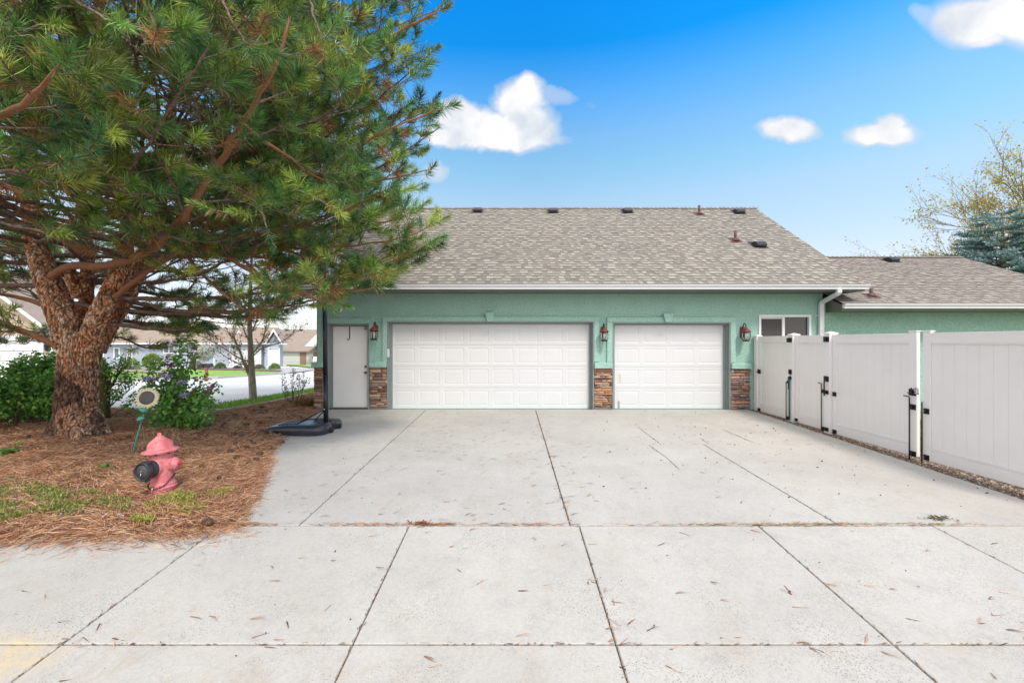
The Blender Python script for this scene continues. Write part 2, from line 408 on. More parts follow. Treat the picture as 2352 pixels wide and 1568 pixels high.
# street to the side, far lawns
SX = lambda a: [(a[i][0], a[i][1]) for i in range(len(a))]
mb = MB()
ys = [4.6, 8, 11.28, 20, 30, 45, 60, 72]
vs = []
for y in ys: vs += [(-60, y, gz(0, y) - .03), (-8.15 if y < 20 else -6.0, y, gz(0, y) - .03)]
mb.add(vs, [(2*i, 2*i+1, 2*i+3, 2*i+2) for i in range(len(ys)-1)])
structure(mb.build('street', M_street))
M_grass_b = mat('lawn_green', (.20, .36, .05), .9, .35, 3, .8, 40, col2=(.28, .43, .07))
def gpoly(name, pts, m, dz): return sheet(name, [G(*p) for p in pts], m, dz)
gpoly('far_lawn', [(180,879),(250,873),(330,871),(420,869.5),(500,866.5),(560,863),(610,859),(662,856),(600,853),(520,850),(400,847),(180,845)], M_grass_b, .05)
gpoly('far_sidewalk', [(180,846),(400,848),(520,851),(600,854),(662,857),(700,853),(720,850),(720,846),(640,845),(560,843.5),(180,841.5)], concrete('walk_concrete', (.5, .47, .45), .2, .2), .04)
gpoly('far_verge', [(656,839),(690,842),(722,846),(727,846),(727,840),(690,838),(660,837.5)], M_grass_b, .08)
gpoly('planting_bed', [(440,849.5),(500,851),(560,852),(640,855),(650,852),(560,847),(440,845)], mat('bark_mulch', (.20, .13, .09), .95, .4, 6, .6, 30), .09)
gpoly('lawn_patch', [(236,846),(236,852),(330,858),(400,860),(420,853),(330,846)], mat('dry_ground', (.33, .27, .2), .95, .3, 4), .10)
# grass strip by the street, its edging
GS = [(-8.12, 11.0), (-6.95, 10.95), (-6.75, 12.9), (-7.0, 15.6), (-6.2, 22), (-6.2, 34), (-8.0, 34), (-8.15, 17.3), (-8.15, 14)]
sheet('grass_strip', GS, M_grass_b, .0)
mb = MB(); ep = [(-8.1, 10.98), (-7.45, 11.02), (-6.95, 10.93), (-6.76, 12.9), (-7.0, 15.5)]
for a, b in zip(ep, ep[1:]):
    d = Vector((b[0]-a[0], b[1]-a[1])).normalized(); n_ = Vector((-d.y, d.x)) * .05
    mb.add([(a[0]-n_.x, a[1]-n_.y, gz(*a)-.1), (b[0]-n_.x, b[1]-n_.y, gz(*b)-.1), (b[0]+n_.x, b[1]+n_.y, gz(*b)-.1), (a[0]+n_.x, a[1]+n_.y, gz(*a)-.1),
            (a[0]-n_.x, a[1]-n_.y, gz(*a)+.06), (b[0]-n_.x, b[1]-n_.y, gz(*b)+.06), (b[0]+n_.x, b[1]+n_.y, gz(*b)+.06), (a[0]+n_.x, a[1]+n_.y, gz(*a)+.06)],
           [(4,5,6,7),(0,1,5,4),(1,2,6,5),(2,3,7,6),(3,0,4,7)])
structure(mb.build('concrete_edging', concrete('edging_concrete', (.52, .5, .47), .5, .3)))
structure(tag(MB.build((lambda q: (q.add([(5.86, 4.0, gz(0,4.0)-.025), (7.2, 4.0, gz(0,4.0)-.025), (7.2, 4.52, gz(0,4.52)-.025), (5.86, 4.52, gz(0,4.52)-.025), (7.2, 11.27, -.025), (5.86, 11.27, -.025)],
     [(0,1,2,3),(3,2,4,5)]), q)[1])(MB()), 'gravel_bed', mat('gravel_base', (.17, .12, .08), .95, .5, 25, 1, 60))))
mb = MB(); mb.add([(7.2, -2, gz(0,2)-.06), (40, -2, gz(0,2)-.06), (40, 4.52, -.15), (7.2, 4.52, -.15), (40, 11.27, -.03), (7.2, 11.27, -.03)], [(0,1,2,3),(3,2,4,5)])
structure(mb.build('side_yard_lawn', mat('dry_lawn', (.24, .26, .13), .9, .35, 3, .8, 40, col2=(.30, .27, .16))))
# ================================================================ the house
K = WY / F
def hx(x): return (x - 1176) * K
def hz(y): return CAMZ - (y - 784) * K
house = thing('garage_house', 'sea green stucco house wing with three garage bay fronts and a grey brown shingle roof', 'house', (0, WY, 0))
def hb(mb, name, m, bevel=0, parent=None, **kw):
    for i, v_ in enumerate(mb.v): mb.v[i] = (v_[0], v_[1] - WY, v_[2])
    return mb.build(name, m, parent or house, bevel, **kw)
def stucco(name, col):
    m = mat(name, col, .9, .05, 2.2, 0, spec=.2)
    nt = m.node_tree; N = nt.nodes.new; L = nt.links.new; b = nt.nodes['Principled BSDF']
    tc = N('ShaderNodeTexCoord'); n1 = N('ShaderNodeTexNoise'); n1.inputs['Scale'].default_value = 26; n1.inputs['Detail'].default_value = 5
    n1.inputs['Roughness'].default_value = .65
    L(tc.outputs['Object'], n1.inputs['Vector'])
    bp = N('ShaderNodeBump'); bp.inputs['Strength'].default_value = .8; bp.inputs['Distance'].default_value = .022
    L(n1.outputs[0], bp.inputs['Height']); L(bp.outputs[0], b.inputs['Normal'])
    # relief shading put into the colour too: hollows darker, high spots lighter
    h = N('ShaderNodeHueSaturation'); q = N('ShaderNodeMapRange'); q.inputs[1].default_value = .32; q.inputs[2].default_value = .68
    q.inputs[3].default_value = .83; q.inputs[4].default_value = 1.16
    L(n1.outputs[0], q.inputs[0]); L(q.outputs[0], h.inputs['Value'])
    src = b.inputs['Base Color'].links[0].from_socket; L(src, h.inputs['Color']); L(h.outputs[0], b.inputs['Base Color'])
    return m
M_green = stucco('green_stucco', (.335, .53, .45))
M_trim = stucco('green_trim', (.365, .57, .485))
M_grey = mat('grey_green_paint', (.24, .28, .27), .5, .06, 5)
M_conc_f = concrete('foundation_concrete', (.24, .21, .17), .6, .5)
M_door = mat('white_door_paint', (.82, .81, .80), .4, .02, 3, dirt=((.55, .5, .45), 5, .64, .08, .25))
M_gdoor = mat('garage_door_paint', (.72, .715, .71), .38, .02, 2, dirt=((.62, .58, .5), 3, .62, .12, .3))
M_gutter_w = mat('white_gutter', (.78, .78, .80), .35, .03, 2, dirt=((.4, .38, .34), 7, .6, .1, .4))
M_eave_shade = mat('eave_shade_paint', (.13, .145, .115), .6, .05, 4)  # soffit and fascia paint, darkened: shade under the eaves is put into this colour
EZ = 3.0
# openings in the main front wall: x0, x1, z0, z1
XL, XRW = -4.84, 7.70
ops = [(hx(753), hx(848.5), -.02, hz(743)), (hx(889.5), hx(1364), -.02, hz(738)), (hx(1406), hx(1677), -.02, hz(740)), (hx(1743), hx(1861), hz(806), hz(724))]
xs = sorted({XL, XRW} | {o[0] for o in ops} | {o[1] for o in ops}); zs = sorted({-.3, EZ} | {o[2] for o in ops} | {o[3] for o in ops})
mb = MB()
for a, b in zip(xs, xs[1:]):
    for c, d in zip(zs, zs[1:]):
        mx, mz = (a + b) / 2, (c + d) / 2
        if any(o[0] < mx < o[1] and o[2] < mz < o[3] for o in ops): continue
        mb.add([(a, WY, c), (b, WY, c), (b, WY, d), (a, WY, d)], [(0, 1, 2, 3)])
for o in ops:
    x0, x1, z0, z1 = o; Yb = WY + .3
    mb.add([(x0, WY, z0), (x0, Yb, z0), (x0, Yb, z1), (x0, WY, z1)], [(0,1,2,3)]); mb.add([(x1, WY, z0), (x1, Yb, z0), (x1, Yb, z1), (x1, WY, z1)], [(0,3,2,1)])
    mb.add([(x0, WY, z1), (x0, Yb, z1), (x1, Yb, z1), (x1, WY, z1)], [(0,1,2,3)]); mb.add([(x0, WY, z0), (x0, Yb, z0), (x1, Yb, z0), (x1, WY, z0)], [(0,3,2,1)])
# side and back walls with gable triangles
RY, RZ = 15.5, 6.22
for X in (XL, XRW):
    mb.add([(X, WY, -.3), (X, 19.7, -.3), (X, 19.7, EZ), (X, RY, RZ - .2), (X, WY, EZ)], [(0, 1, 2, 3, 4)])
mb.add([(XL, 19.7, -.3), (XRW, 19.7, -.3), (XRW, 19.7, EZ), (XL, 19.7, EZ)], [(0, 1, 2, 3)])
wall = hb(mb, 'wall', M_green)
mb = MB(); mb.add([(XRW, WY + .02, -.3), (14.1, WY + .02, -.3), (14.1, WY + .02, 2.62), (XRW, WY + .02, 2.62)], [(0,1,2,3)])
mb.add([(14.1, WY + .02, -.3), (14.1, 18.3, -.3), (14.1, 18.3, 2.62), (14.1, 14.8, 4.3), (14.1, WY + .02, 2.62)], [(0,1,2,3,4)])
mb.add([(XRW, 18.3, -.3), (14.1, 18.3, -.3), (14.1, 18.3, 2.62), (XRW, 18.3, 2.62)], [(0,1,2,3)])
hb(mb, 'wall', M_green)
# trim bands round the openings, ledges, keystones (set proud of the wall)
def band(x0, x1, xi0, xi1, ytop, yin, ybot, key=None):
    mb = MB(); d = WY - .045
    mb.box(hx(x0), hx(xi0), d, WY + .01, hz(ybot), hz(yin)); mb.box(hx(xi1), hx(x1), d, WY + .01, hz(ybot), hz(yin))
    mb.box(hx(x0), hx(x1), d, WY + .01, hz(yin), hz(ytop))
    hb(mb, 'opening_trim', M_trim, .008)
    if key:
        a, b, c, e, yt, yb = key; mb = MB()
        mb.prism([(hx(a), hz(yt)), (hx(c), hz(yb)), (hx(e), hz(yb)), (hx(b), hz(yt))], 'y', WY - .115, WY - .04)
        hb(mb, 'keystone', M_trim, .006)
band(740, 860, 753, 848.5, 731, 743, 831)
band(879, 1375.5, 889.5, 1364, 727.5, 738, 831, (1115, 1136, 1119.6, 1131.5, 718, 738.5))
band(1393.5, 1689, 1406, 1677, 728.5, 740, 832, (1520.6, 1543.6, 1525.5, 1539.5, 720, 740))
mb = MB(); mb.box(hx(730), hx(740), WY - .028, WY + .01, hz(831), hz(731)); hb(mb, 'opening_trim', M_trim, .008)
def ledge(x0, x1, yt=830.5, yb=843.5, side=False):
    mb = MB(); a, b = hx(x0), hx(x1)
    mb.prism([(WY - .03, hz(yt)), (WY - .10, hz(yt) - .025), (WY - .10, hz(yb)), (WY + .01, hz(yb)), (WY + .01, hz(yt))], 'x', a, b)
    if side: mb.box(XL - .1, XL + .0, WY - .10, WY + .9, hz(yb), hz(yt) - .01)
    hb(mb, 'stone_cap', M_trim, .008)
ledge(728, 752, side=True); ledge(849.5, 889, 830.5, 843); ledge(1364.5, 1405.5, 832, 845.5); ledge(1677.5, 1723, 833, 846.5)
# stacked ledge stone
STC = [(.50,.29,.18), (.42,.23,.14), (.58,.41,.29), (.28,.17,.12), (.44,.28,.20), (.20,.13,.10), (.48,.24,.14), (.38,.26,.20), (.60,.46,.35)]
M_stone = mat('ledge_stone', (1,1,1), .9, .28, 22, .9, 35, attr=True, detail=8)
def veneer(x0, x1, z0, z1, rnd, pinkish=0, side=False):
    mb = MB(); mb.box(x0, x1, WY - .006, WY + .005, z0, z1, (.045, .035, .03))
    z = z0
    while z < z1 - .01:
        h = min(rnd.choice((.032, .04, .05, .065, .085)), z1 - z)
        if z1 - z - h < .02: h = z1 - z
        x = x0 - rnd.uniform(0, .1)
        while x < x1:
            l = rnd.uniform(.09, .42); a, b = max(x, x0 + rnd.uniform(-.012, .004)), min(x + l, x1 - rnd.uniform(-.012, .004))
            if b - a > .025:
                dep = rnd.uniform(.028, .065); g = .0045; c = rnd.choice(STC); f = rnd.uniform(.7, 1.15)
                if pinkish: c = (c[0] * .95, c[1] * 1.0, c[2] * 1.15)
                c = tuple(min(.6, v_ * f) for v_ in c)
                # an irregular chiselled block: 3 x 2 front grid
                nx = 4; top = []; bot = []
                vs = []
                for i in range(nx + 1):
                    t = i / nx; xx = a + g + (b - a - 2*g) * t; e = (.55 if i in (0, nx) else 1)
                    for k_, zz in ((0, z + g), (1, z + h * .3), (2, z + h * .7), (3, z + h - g)):
                        ed = (.6 if k_ in (0, 3) else 1) * e
                        vs.append((xx + rnd.uniform(-.003, .003), WY - .006 - dep * ed * rnd.uniform(.82, 1.1), zz + rnd.uniform(-.004, .004)))
                for i in range(nx + 1): vs.append((a + g + (b-a-2*g) * i / nx, WY - .005, z + g)); vs.append((a + g + (b-a-2*g) * i / nx, WY - .005, z + h - g))
                fs = []
                for i in range(nx):
                    for k_ in range(3): fs.append((i*4+k_, (i+1)*4+k_, (i+1)*4+k_+1, i*4+k_+1))
                    o_ = (nx + 1) * 4
                    fs.append((o_+2*i, o_+2*i+2, (i+1)*4, i*4)); fs.append((i*4+3, (i+1)*4+3, o_+2*i+3, o_+2*i+1))
                o_ = (nx + 1) * 4
                fs.append((o_, 0, 1, 2, 3, o_ + 1)); fs.append((o_+2*nx, o_+2*nx+1, nx*4+3, nx*4+2, nx*4+1, nx*4))
                mb.add(vs, fs, c)
            x += l
        z += h
    return mb
rs = random.Random(5)
mb = veneer(XL - .06, hx(752) , hz(934), hz(843.5), rs)
# return of the corner pier along the side wall
side = veneer(0, .9, hz(934), hz(843.5), rs)
side.v = [(XL - (WY - v_[1]), WY + .0 + (v_[0]), v_[2]) for v_ in side.v]
mb.add(side.v, side.f); mb.c[-len(side.f):] = side.c
hb(mb, 'stone_veneer', M_stone)
for a, b in ((849.5, 889), (1364.5, 1405.5)): hb(veneer(hx(a), hx(b), hz(933.5), hz(843 if a < 900 else 845.5), rs), 'stone_veneer', M_stone)
hb(veneer(hx(1677.5), hx(1722), hz(939), hz(846.5), rs, 1), 'stone_veneer', M_stone)
for a, b in ((728, 752), (849.5, 889), (1364.5, 1405.5), (1677.5, 1722)):
    mb = MB(); mb.box(hx(a) - (.02 if a == 728 else 0), hx(b), WY - .022, WY + .01, -.3, hz(933.5) - .006 if a < 1600 else hz(939) - .004); hb(mb, 'foundation', M_conc_f, .004)

# garage doors: embossed steel sections
def frame_of(x0, x1, ztop, yb, st):
    """grey painted jambs and head: casing at the wall plane, stepped stops inside"""
    mb = MB(); c = .032
    for s, X in ((1, x0), (-1, x1)):
        a, b = sorted((X + s * .002, X + s * c)); mb.box(a, b, WY - .035, WY + yb, -.06, ztop - .002)
        a, b = sorted((X + s * (c + .0005), X + s * (c + st * .5))); mb.box(a, b, WY + .05, WY + yb + .01, -.05, ztop - .004)
        a, b = sorted((X + s * (c + st * .5 + .0005), X + s * (c + st))); mb.box(a, b, WY + .11, WY + yb + .012, -.05, ztop - .006)
    mb.box(x0 + c + .001, x1 - c - .001, WY - .033, WY + yb, ztop - c, ztop - .003)
    mb.box(x0 + c + .001, x1 - c - .001, WY + .06, WY + yb + .01, ztop - c - .03, ztop - c - .001)
    return mb
def garage(op, cols, label, marks=()):
    x0, x1, z0, z1 = op; st = .055
    hb(frame_of(x0, x1, z1, .17, st), 'garage_door_frame', M_grey, .003)
    a, b = x0 + .032 + st - .01, x1 - .032 - st + .01; Yd = WY + .185; zt = z1 - .05; zb = -.012
    mb = MB(); rows = 4; H = (zt - zb) / rows
    for r in range(rows):
        c0, c1 = zb + r * H + .0035, zb + (r + 1) * H - .0035
        # section rim
        mg = .055; W_ = (b - a) / cols
        px = [a]; 
        cells = []
        for k_ in range(cols): cells.append((a + k_ * W_ + mg, a + (k_ + 1) * W_ - mg))
        xs_ = [a] + [q for c in cells for q in c] + [b]; zs_ = [c0, c0 + .07, c1 - .07, c1]
        for i in range(len(xs_) - 1):
            for j in range(3):
                if j == 1 and i % 2 == 1: continue
                mb.add([(xs_[i], Yd, zs_[j]), (xs_[i+1], Yd, zs_[j]), (xs_[i+1], Yd, zs_[j+1]), (xs_[i], Yd, zs_[j+1])], [(0,1,2,3)])
        for (p, q) in cells:
            rings = [(0, 0), (.012, .005), (.030, .005), (.055, .001)]; vs = []
            for (ins, dep) in rings:
                vs += [(p + ins, Yd + dep, zs_[1] + ins), (q - ins, Yd + dep, zs_[1] + ins), (q - ins, Yd + dep, zs_[2] - ins), (p + ins, Yd + dep, zs_[2] - ins)]
            fs = [(4*t + i, 4*t + (i+1) % 4, 4*(t+1) + (i+1) % 4, 4*(t+1) + i) for t in range(3) for i in range(4)] + [(12, 13, 14, 15)]
            mb.add(vs, fs)
        for zz, dz in ((c0, -.006), (c1, .006)):
            mb.add([(a, Yd, zz), (b, Yd, zz), (b, Yd + .02, zz + dz * .3), (a, Yd + .02, zz + dz * .3)], [(0, 1, 2, 3)])
    mb.box(a, b, Yd + .012, Yd + .05, zb, zt)
    o = hb(mb, 'garage_door', M_gdoor); o['label'] = label
    mb = MB(); mb.box(a, b, Yd - .004, Yd + .03, -.03, -.0135); hb(mb, 'bottom_seal', mat('black_rubber', (.02, .02, .02), .7), parent=house)
    return o, Yd, a, b
g1, Yd, _, _ = garage(ops[1], 8, 'wide white garage door with eight columns of raised panels')
g2, Yd, ga, gb = garage(ops[2], 4, 'narrow white garage door with four columns of raised panels')
M_tape = mat('old_tape', (.62, .54, .36), .8, .1, 20)
for (px, y0, y1, w_, c) in ((1424, 860, 880, .03, M_tape), (1421, 923, 940, .05, mat('brown_tape', (.45, .36, .28), .8))):
    mb = MB(); X = (px - 1176) * Yd / F; mb.box(X - w_/2, X + w_/2, Yd - .0035, Yd - .001, hz(y1) , hz(y0)); hb(mb, 'tape_strip', c, parent=house)
# garage interior floor strips (concealed thresholds)
mb = MB()
for o in ops[:3]: mb.box(o[0] + .001, o[1] - .001, WY + .002, WY + .35, -.12, -.028)
hb(mb, 'door_threshold', M_conc_f)
# entry door
x0, x1, z0, z1 = ops[0]
hb(frame_of(x0, x1, z1, .10, .05), 'door_frame', M_grey, .003)
mb = MB(); mb.box(x0 + .083, x1 - .083, WY + .115, WY + .16, .035, z1 - .066); ed = hb(mb, 'entry_door', M_door, .003); ed['label'] = 'plain white entry door with two knobs'
mb = MB(); mb.box(x0 + .035, x1 - .035, WY + .02, WY + .18, -.025, .03); hb(mb, 'door_sill', mat('dark_aluminium', (.10, .085, .07), .5, .2, 10), .004)
M_knob = mat('antique_brass', (.22, .17, .10), .3, metal=1)
def sub(mb, name, m, parent, bevel=0):
    for i, v_ in enumerate(mb.v): mb.v[i] = (v_[0], v_[1] - WY, v_[2])
    return mb.build(name, m, parent, bevel)
Ty = Matrix.Rotation(PI/2, 4, 'X')
for y in (841.5, 855.5):
    mb = MB(); c = Vector(((840 - 1176) * (WY + .115) / F, WY + .115, CAMZ - (y - 784) / F * (WY + .1)))
    T = Matrix.Translation(c) @ Ty
    mb.lathe([(.033, 0), (.033, .008), (.014, .012), (.012, .03), (.026, .042), (.028, .055), (.018, .066)] if y > 850 else [(.032, 0), (.032, .012), (.026, .022), (.010, .026)], 20, T)
    sub(mb, 'door_knob' if y > 850 else 'deadbolt', M_knob, ed)
mb = MB(); c = Vector(((839.5 - 1176) * (WY + .115) / F, WY + .1145, hz(753)))
T = Matrix.Translation(c) @ Ty
mb.lathe([(.045, 0), (.045, .0012)], 24, T, (.75, .76, .8)); 
for s in (1, -1):
    pts = [(.036 * math.cos(t), .036 * math.sin(t)) for t in np.linspace(.35, PI - .35, 9)]
    mb.prism([(c.x + p, c.z + s * q) for p, q in pts], 'y', c.y - .0025, c.y - .0014, (.02, .03, .09))
sub(mb, 'door_sticker', mat('sticker', (1, 1, 1), .4, attr=True), ed)
# keypad on the jamb
mb = MB(); mb.box(hx(890.5), hx(895.5), WY - .052, WY - .036, hz(820), hz(801)); hb(mb, 'keypad', M_white, .004)

# window with white vinyl frame
x0, x1, z0, z1 = ops[3]
mb = MB(); f = .045
mb.box(x0 - .012, x0 + f, WY - .03, WY + .09, z0, z1 + .012); mb.box(x1 - f, x1 + .012, WY - .03, WY + .09, z0, z1 + .012)
mb.box(x0 + f, x1 - f, WY - .03, WY + .09, z1 - f, z1 + .012); mb.box(x0 + f, x1 - f, WY - .03, WY + .09, z0, z0 + f)
xm = hx(1801); mb.box(xm - .045, xm + .02, WY + .0, WY + .085, z0 + f, z1 - f); mb.box(x0 + f + .001, xm - .046, WY + .02, WY + .07, z1 - f - .04, z1 - f - .001)
mb.box(x0 + f + .001, x0 + f + .02, WY + .02, WY + .07, z0 + f + .001, z1 - f - .041)
win = hb(mb, 'window', mat('white_vinyl', (.80, .80, .80), .35), .004)
mg = bpy.data.materials.new('dark_glass'); nt2, b2 = nodes(mg); b2.inputs['Base Color'].default_value = (.05, .05, .052, 1); b2.inputs['Roughness'].default_value = .06
mb = MB(); mb.box(xm + .021, x1 - f - .001, WY + .04, WY + .05, z0 + f + .001, z1 - f - .001); sub(mb, 'pane', mg, win)
mb = MB(); mb.box(x0 + f + .021, xm - .046, WY + .035, WY + .045, z0 + f + .001, z1 - f - .042); sub(mb, 'insect_screen', mat('screen_mesh', (.085, .075, .07), .9), win)
mb = MB(); mb.box(x1 - f - .05, x1 - f - .012, WY + .052, WY + .06, z0 + f + .001, z1 - f - .001); sub(mb, 'curtain', mat('pale_curtain', (.25, .33, .30), .9), win)

# ---------------- roofs of laminated shingles
M_shingle = mat('roof_shingle', (1,1,1), .95, .16, 60, .6, 90, attr=True, spec=.15, dirt=((.17, .16, .14), .9, .55, .3, .22))
def shingles(mb, x0, x1, y0, z0, y1, z1, rnd, tint=(1, 1, 1)):
    ln = math.hypot(y1 - y0, z1 - z0); e = Vector((0, y1 - y0, z1 - z0)) / ln; n = Vector((0, -abs(e.z), e.y)) if y1 > y0 else Vector((0, abs(e.z), abs(e.y)))
    n.normalize(); o = Vector((0, y0, z0)); C_ = .142; rows = int(ln / C_); C_ = ln / rows
    def pt(x, s, h): q = o + e * s + n * h; return (x, q.y, q.z)
    mb.add([pt(x0, -.02, -.03), pt(x1, -.02, -.03), pt(x1, ln, -.03), pt(x0, ln, -.03)], [(0,1,2,3)], (.1,.09,.08))
    for r in range(rows):
        s0 = r * C_; x = x0; thick = rnd.random() < .5; ph = rnd.uniform(0, 1); s1 = s0 + C_ + .012
        while x < x1 - .001:
            wd = rnd.choice((.09, .11, .13, .16, .20)); xe = min(x + wd, x1)
            if x1 - xe < .05: xe = x1
            h0 = .014 if thick else .005
            q = rnd.random(); f = rnd.uniform(.90, 1.08) * (1.08 if thick else .78)
            c = (.33, .298, .25) if q < .6 else ((.285, .26, .222) if q < .85 else (.37, .332, .278))
            c = tuple(c[i] * f * tint[i] for i in range(3)); sag = -.010 if thick else .002
            t = .0
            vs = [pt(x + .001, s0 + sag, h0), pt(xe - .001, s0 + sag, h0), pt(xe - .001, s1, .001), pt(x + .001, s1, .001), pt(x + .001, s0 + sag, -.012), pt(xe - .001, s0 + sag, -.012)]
            mb.add(vs, [(0, 1, 2, 3)], c); mb.add(vs, [(4, 5, 1, 0), (4, 0, 3), (5, 2, 1)], (.05, .045, .04))  # dark asphalt edge, which also draws each course's shadow line in colour
            x = xe; thick = not thick if rnd.random() < .8 else thick
def ridge_caps(mb, x0, x1, y, z, s, rnd):
    x = x0
    while x < x1:
        c = rnd.uniform(.75, 1.1); c = (.30*c, .27*c, .225*c); l = .15
        for d in (1, -1):
            mb.add([(x, y, z + .035), (x + l, y, z + .022), (x + l, y + d*.15, z + .022 - .15*s), (x, y + d*.15, z + .035 - .15*s)], [(0,1,2,3) if d < 0 else (0,3,2,1)], c)
        mb.add([(x, y, z+.035), (x, y-.15, z+.035-.15*s), (x, y-.15, z+.01-.15*s), (x, y, z+.01)], [(0,1,2,3)], (.05,.045,.04))
        x += l - .005
EY = 10.62; EZr = 3.02; RXL, RXR = -5.42, 8.27
S1 = (RZ - EZr) / (RY - EY)
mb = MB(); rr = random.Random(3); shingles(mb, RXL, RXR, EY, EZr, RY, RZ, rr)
mb.add([(RXL, RY, RZ), (RXR, RY, RZ), (RXR, 20.38, EZr), (RXL, 20.38, EZr)], [(0,1,2,3)], (.25,.22,.19))
ridge_caps(mb, RXL, RXR, RY, RZ, S1, rr)
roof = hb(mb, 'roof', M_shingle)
WEY, WEZ, WRY, WRZ = 10.70, 2.575, 14.8, 4.42; S2 = (WRZ - WEZ) / (WRY - WEY)
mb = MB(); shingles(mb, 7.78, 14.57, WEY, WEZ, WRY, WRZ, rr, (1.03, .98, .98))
mb.add([(7.78, WRY, WRZ), (14.57, WRY, WRZ), (14.57, 18.9, WEZ), (7.78, 18.9, WEZ)], [(0,1,2,3)], (.25,.22,.19))
ridge_caps(mb, 7.78, 14.57, WRY, WRZ, S2, rr)
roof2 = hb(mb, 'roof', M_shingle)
# fascia, soffit, rake boards
mb = MB()
mb.box(RXL, RXR - .03, EY + .03, EY + .05, 2.86, 2.985); mb.box(RXL, RXR - .03, EY + .0505, WY - .001, 2.86, 2.875)
for X in (RXL, RXR - .028):
    mb.prism([(EY + .03, 2.86), (EY + .05, EZr - .045), (RY, RZ - .045), (20.3, EZr - .045), (20.3, 2.86), (RY, RZ - .22)], 'x', X, X + .026)
hb(mb, 'soffit', M_eave_shade)
mb = MB(); mb.box(7.80, 14.55, WEY + .03, WEY + .05, 2.40, 2.545); mb.box(7.80, 14.55, WEY + .051, WY + .018, 2.40, 2.415)
mb.prism([(WEY + .03, 2.40), (WEY + .03, WEZ - .04), (WY + .0, WEZ - .04 + S2 * .55), (WY + .0, 2.40)], 'x', 7.782, 7.798)
mb.prism([(WEY + .03, 2.40), (WEY + .03, WEZ - .04), (WRY, WRZ - .04), (WRY, WRZ - .2)], 'x', 14.552, 14.57)
hb(mb, 'soffit', M_eave_shade)
def gutter(xa, xb, y, zt, zb):
    mb = MB(); h = zt - zb
    pf = [(y, zb), (y - .06, zb), (y - .066, zb + h*.35), (y - .10, zb + h*.72), (y - .10, zt - .012), (y - .108, zt - .012), (y - .108, zt), (y - .092, zt), (y - .092, zt - .018), (y - .092, zb + h*.75), (y - .058, zb + h*.38), (y - .054, zb + .006), (y, zb + .006)]
    mb.prism(pf, 'x', xa, xb)
    for X in (xa - .004, xb + .001): mb.prism([(y, zb), (y - .06, zb), (y - .10, zb + h*.72), (y - .10, zt), (y, zt)], 'x', X, X + .003)
    return mb
hb(gutter(RXL - .01, RXR + .04, EY + .028, 3.005, 2.895), 'gutter', M_gutter_w)
hb(gutter(7.79, 14.6, WEY + .028, 2.565, 2.455), 'gutter', M_gutter_w)
mb = MB()
def rtube(mb, pts, a, b):
    pts = [Vector(p) for p in pts]; vs = []
    for i, p in enumerate(pts):
        t = (pts[min(i+1, len(pts)-1)] - pts[max(i-1, 0)]).normalized(); side_ = Vector((1, 0, 0)); up = t.cross(side_).normalized()
        for s1, s2 in ((-1,-1),(1,-1),(1,1),(-1,1)): vs.append(p + side_ * a * s1 + up * b * s2)
    fs = [(i*4+k_, i*4+(k_+1)%4, (i+1)*4+(k_+1)%4, (i+1)*4+k_) for i in range(len(pts)-1) for k_ in range(4)] + [(0,1,2,3), tuple(range(len(vs)-4, len(vs)))]
    mb.add(vs, fs)
X = 7.62
rtube(mb, [(X, 10.60, 2.90), (X, 10.61, 2.83), (X, 10.66, 2.79), (X, 11.12, 2.66), (X, 11.20, 2.62), (X, 11.21, 2.52), (X, 11.21, .02)], .052, .036)
mb.box(X - .07, X + .07, WY - .005, WY + .002 , 2.30, 2.34)
hb(mb, 'downspout', M_gutter_w, .008)
# roof vents and pipes
M_vent = mat('brown_vent_metal', (.055, .045, .045), .45, .15, 10, metal=.3)
M_pipe = mat('rust_brown_pipe', (.13, .06, .05), .6, .2, 20)
def on_roof(x, y, w_=0):
    v_ = (784 - y) / F
    if not w_: Y = (EZr - S1 * EY - CAMZ) / (v_ - S1)
    else: Y = (WEZ - S2 * WEY - CAMZ) / (v_ - S2)
    return Vector(((x - 1176) / F * Y, Y, CAMZ + v_ * Y)), (S2 if w_ else S1)
for (x, y, w_) in ((1097,486,0),(1270,487,0),(1441,487,0),(1697,489,0),(1743,565,0),(2047,600,1)):
    p, s = on_roof(x, y, w_); T = Matrix.Translation(p - Vector((0, WY, 0))) @ Matrix.Rotation(math.atan(s), 4, 'X')
    mb = MB(); mb.box(-.2, .2, -.16, .28, .012, .016, T=T)
    mb.prism([(-.12, .017), (-.15, .10), (-.13, .125), (.0, .135), (.22, .02)], 'x', -.135, .135, T=T)
    mb.prism([(-.155, .04), (-.158, .10), (-.15, .10), (-.148, .04)], 'x', -.125, .125, (1,1,1), T=T)
    mb.build('roof_vent', M_vent, roof2 if w_ else roof, .006)
for (x, y, w_, h) in ((1606,492,0,.26),(1689,553,0,.26),(2001,680,1,.17)):
    p, s = on_roof(x, y, w_); q = p - Vector((0, WY, 0)); mb = MB()
    T = Matrix.Translation(q) @ Matrix.Rotation(math.atan(s), 4, 'X')
    mb.box(-.15, .15, -.16, .16, .012, .016, T=T)
    mb.lathe([(.12, -.02), (.075, .045), (.04, .09)], 20, Matrix.Translation(q)); mb.lathe([(.037, 0), (.037, h + .03), (.03, h + .03), (.03, h - .05)], 16, Matrix.Translation(q))
    mb.build('vent_pipe', M_pipe, roof2 if w_ else roof)

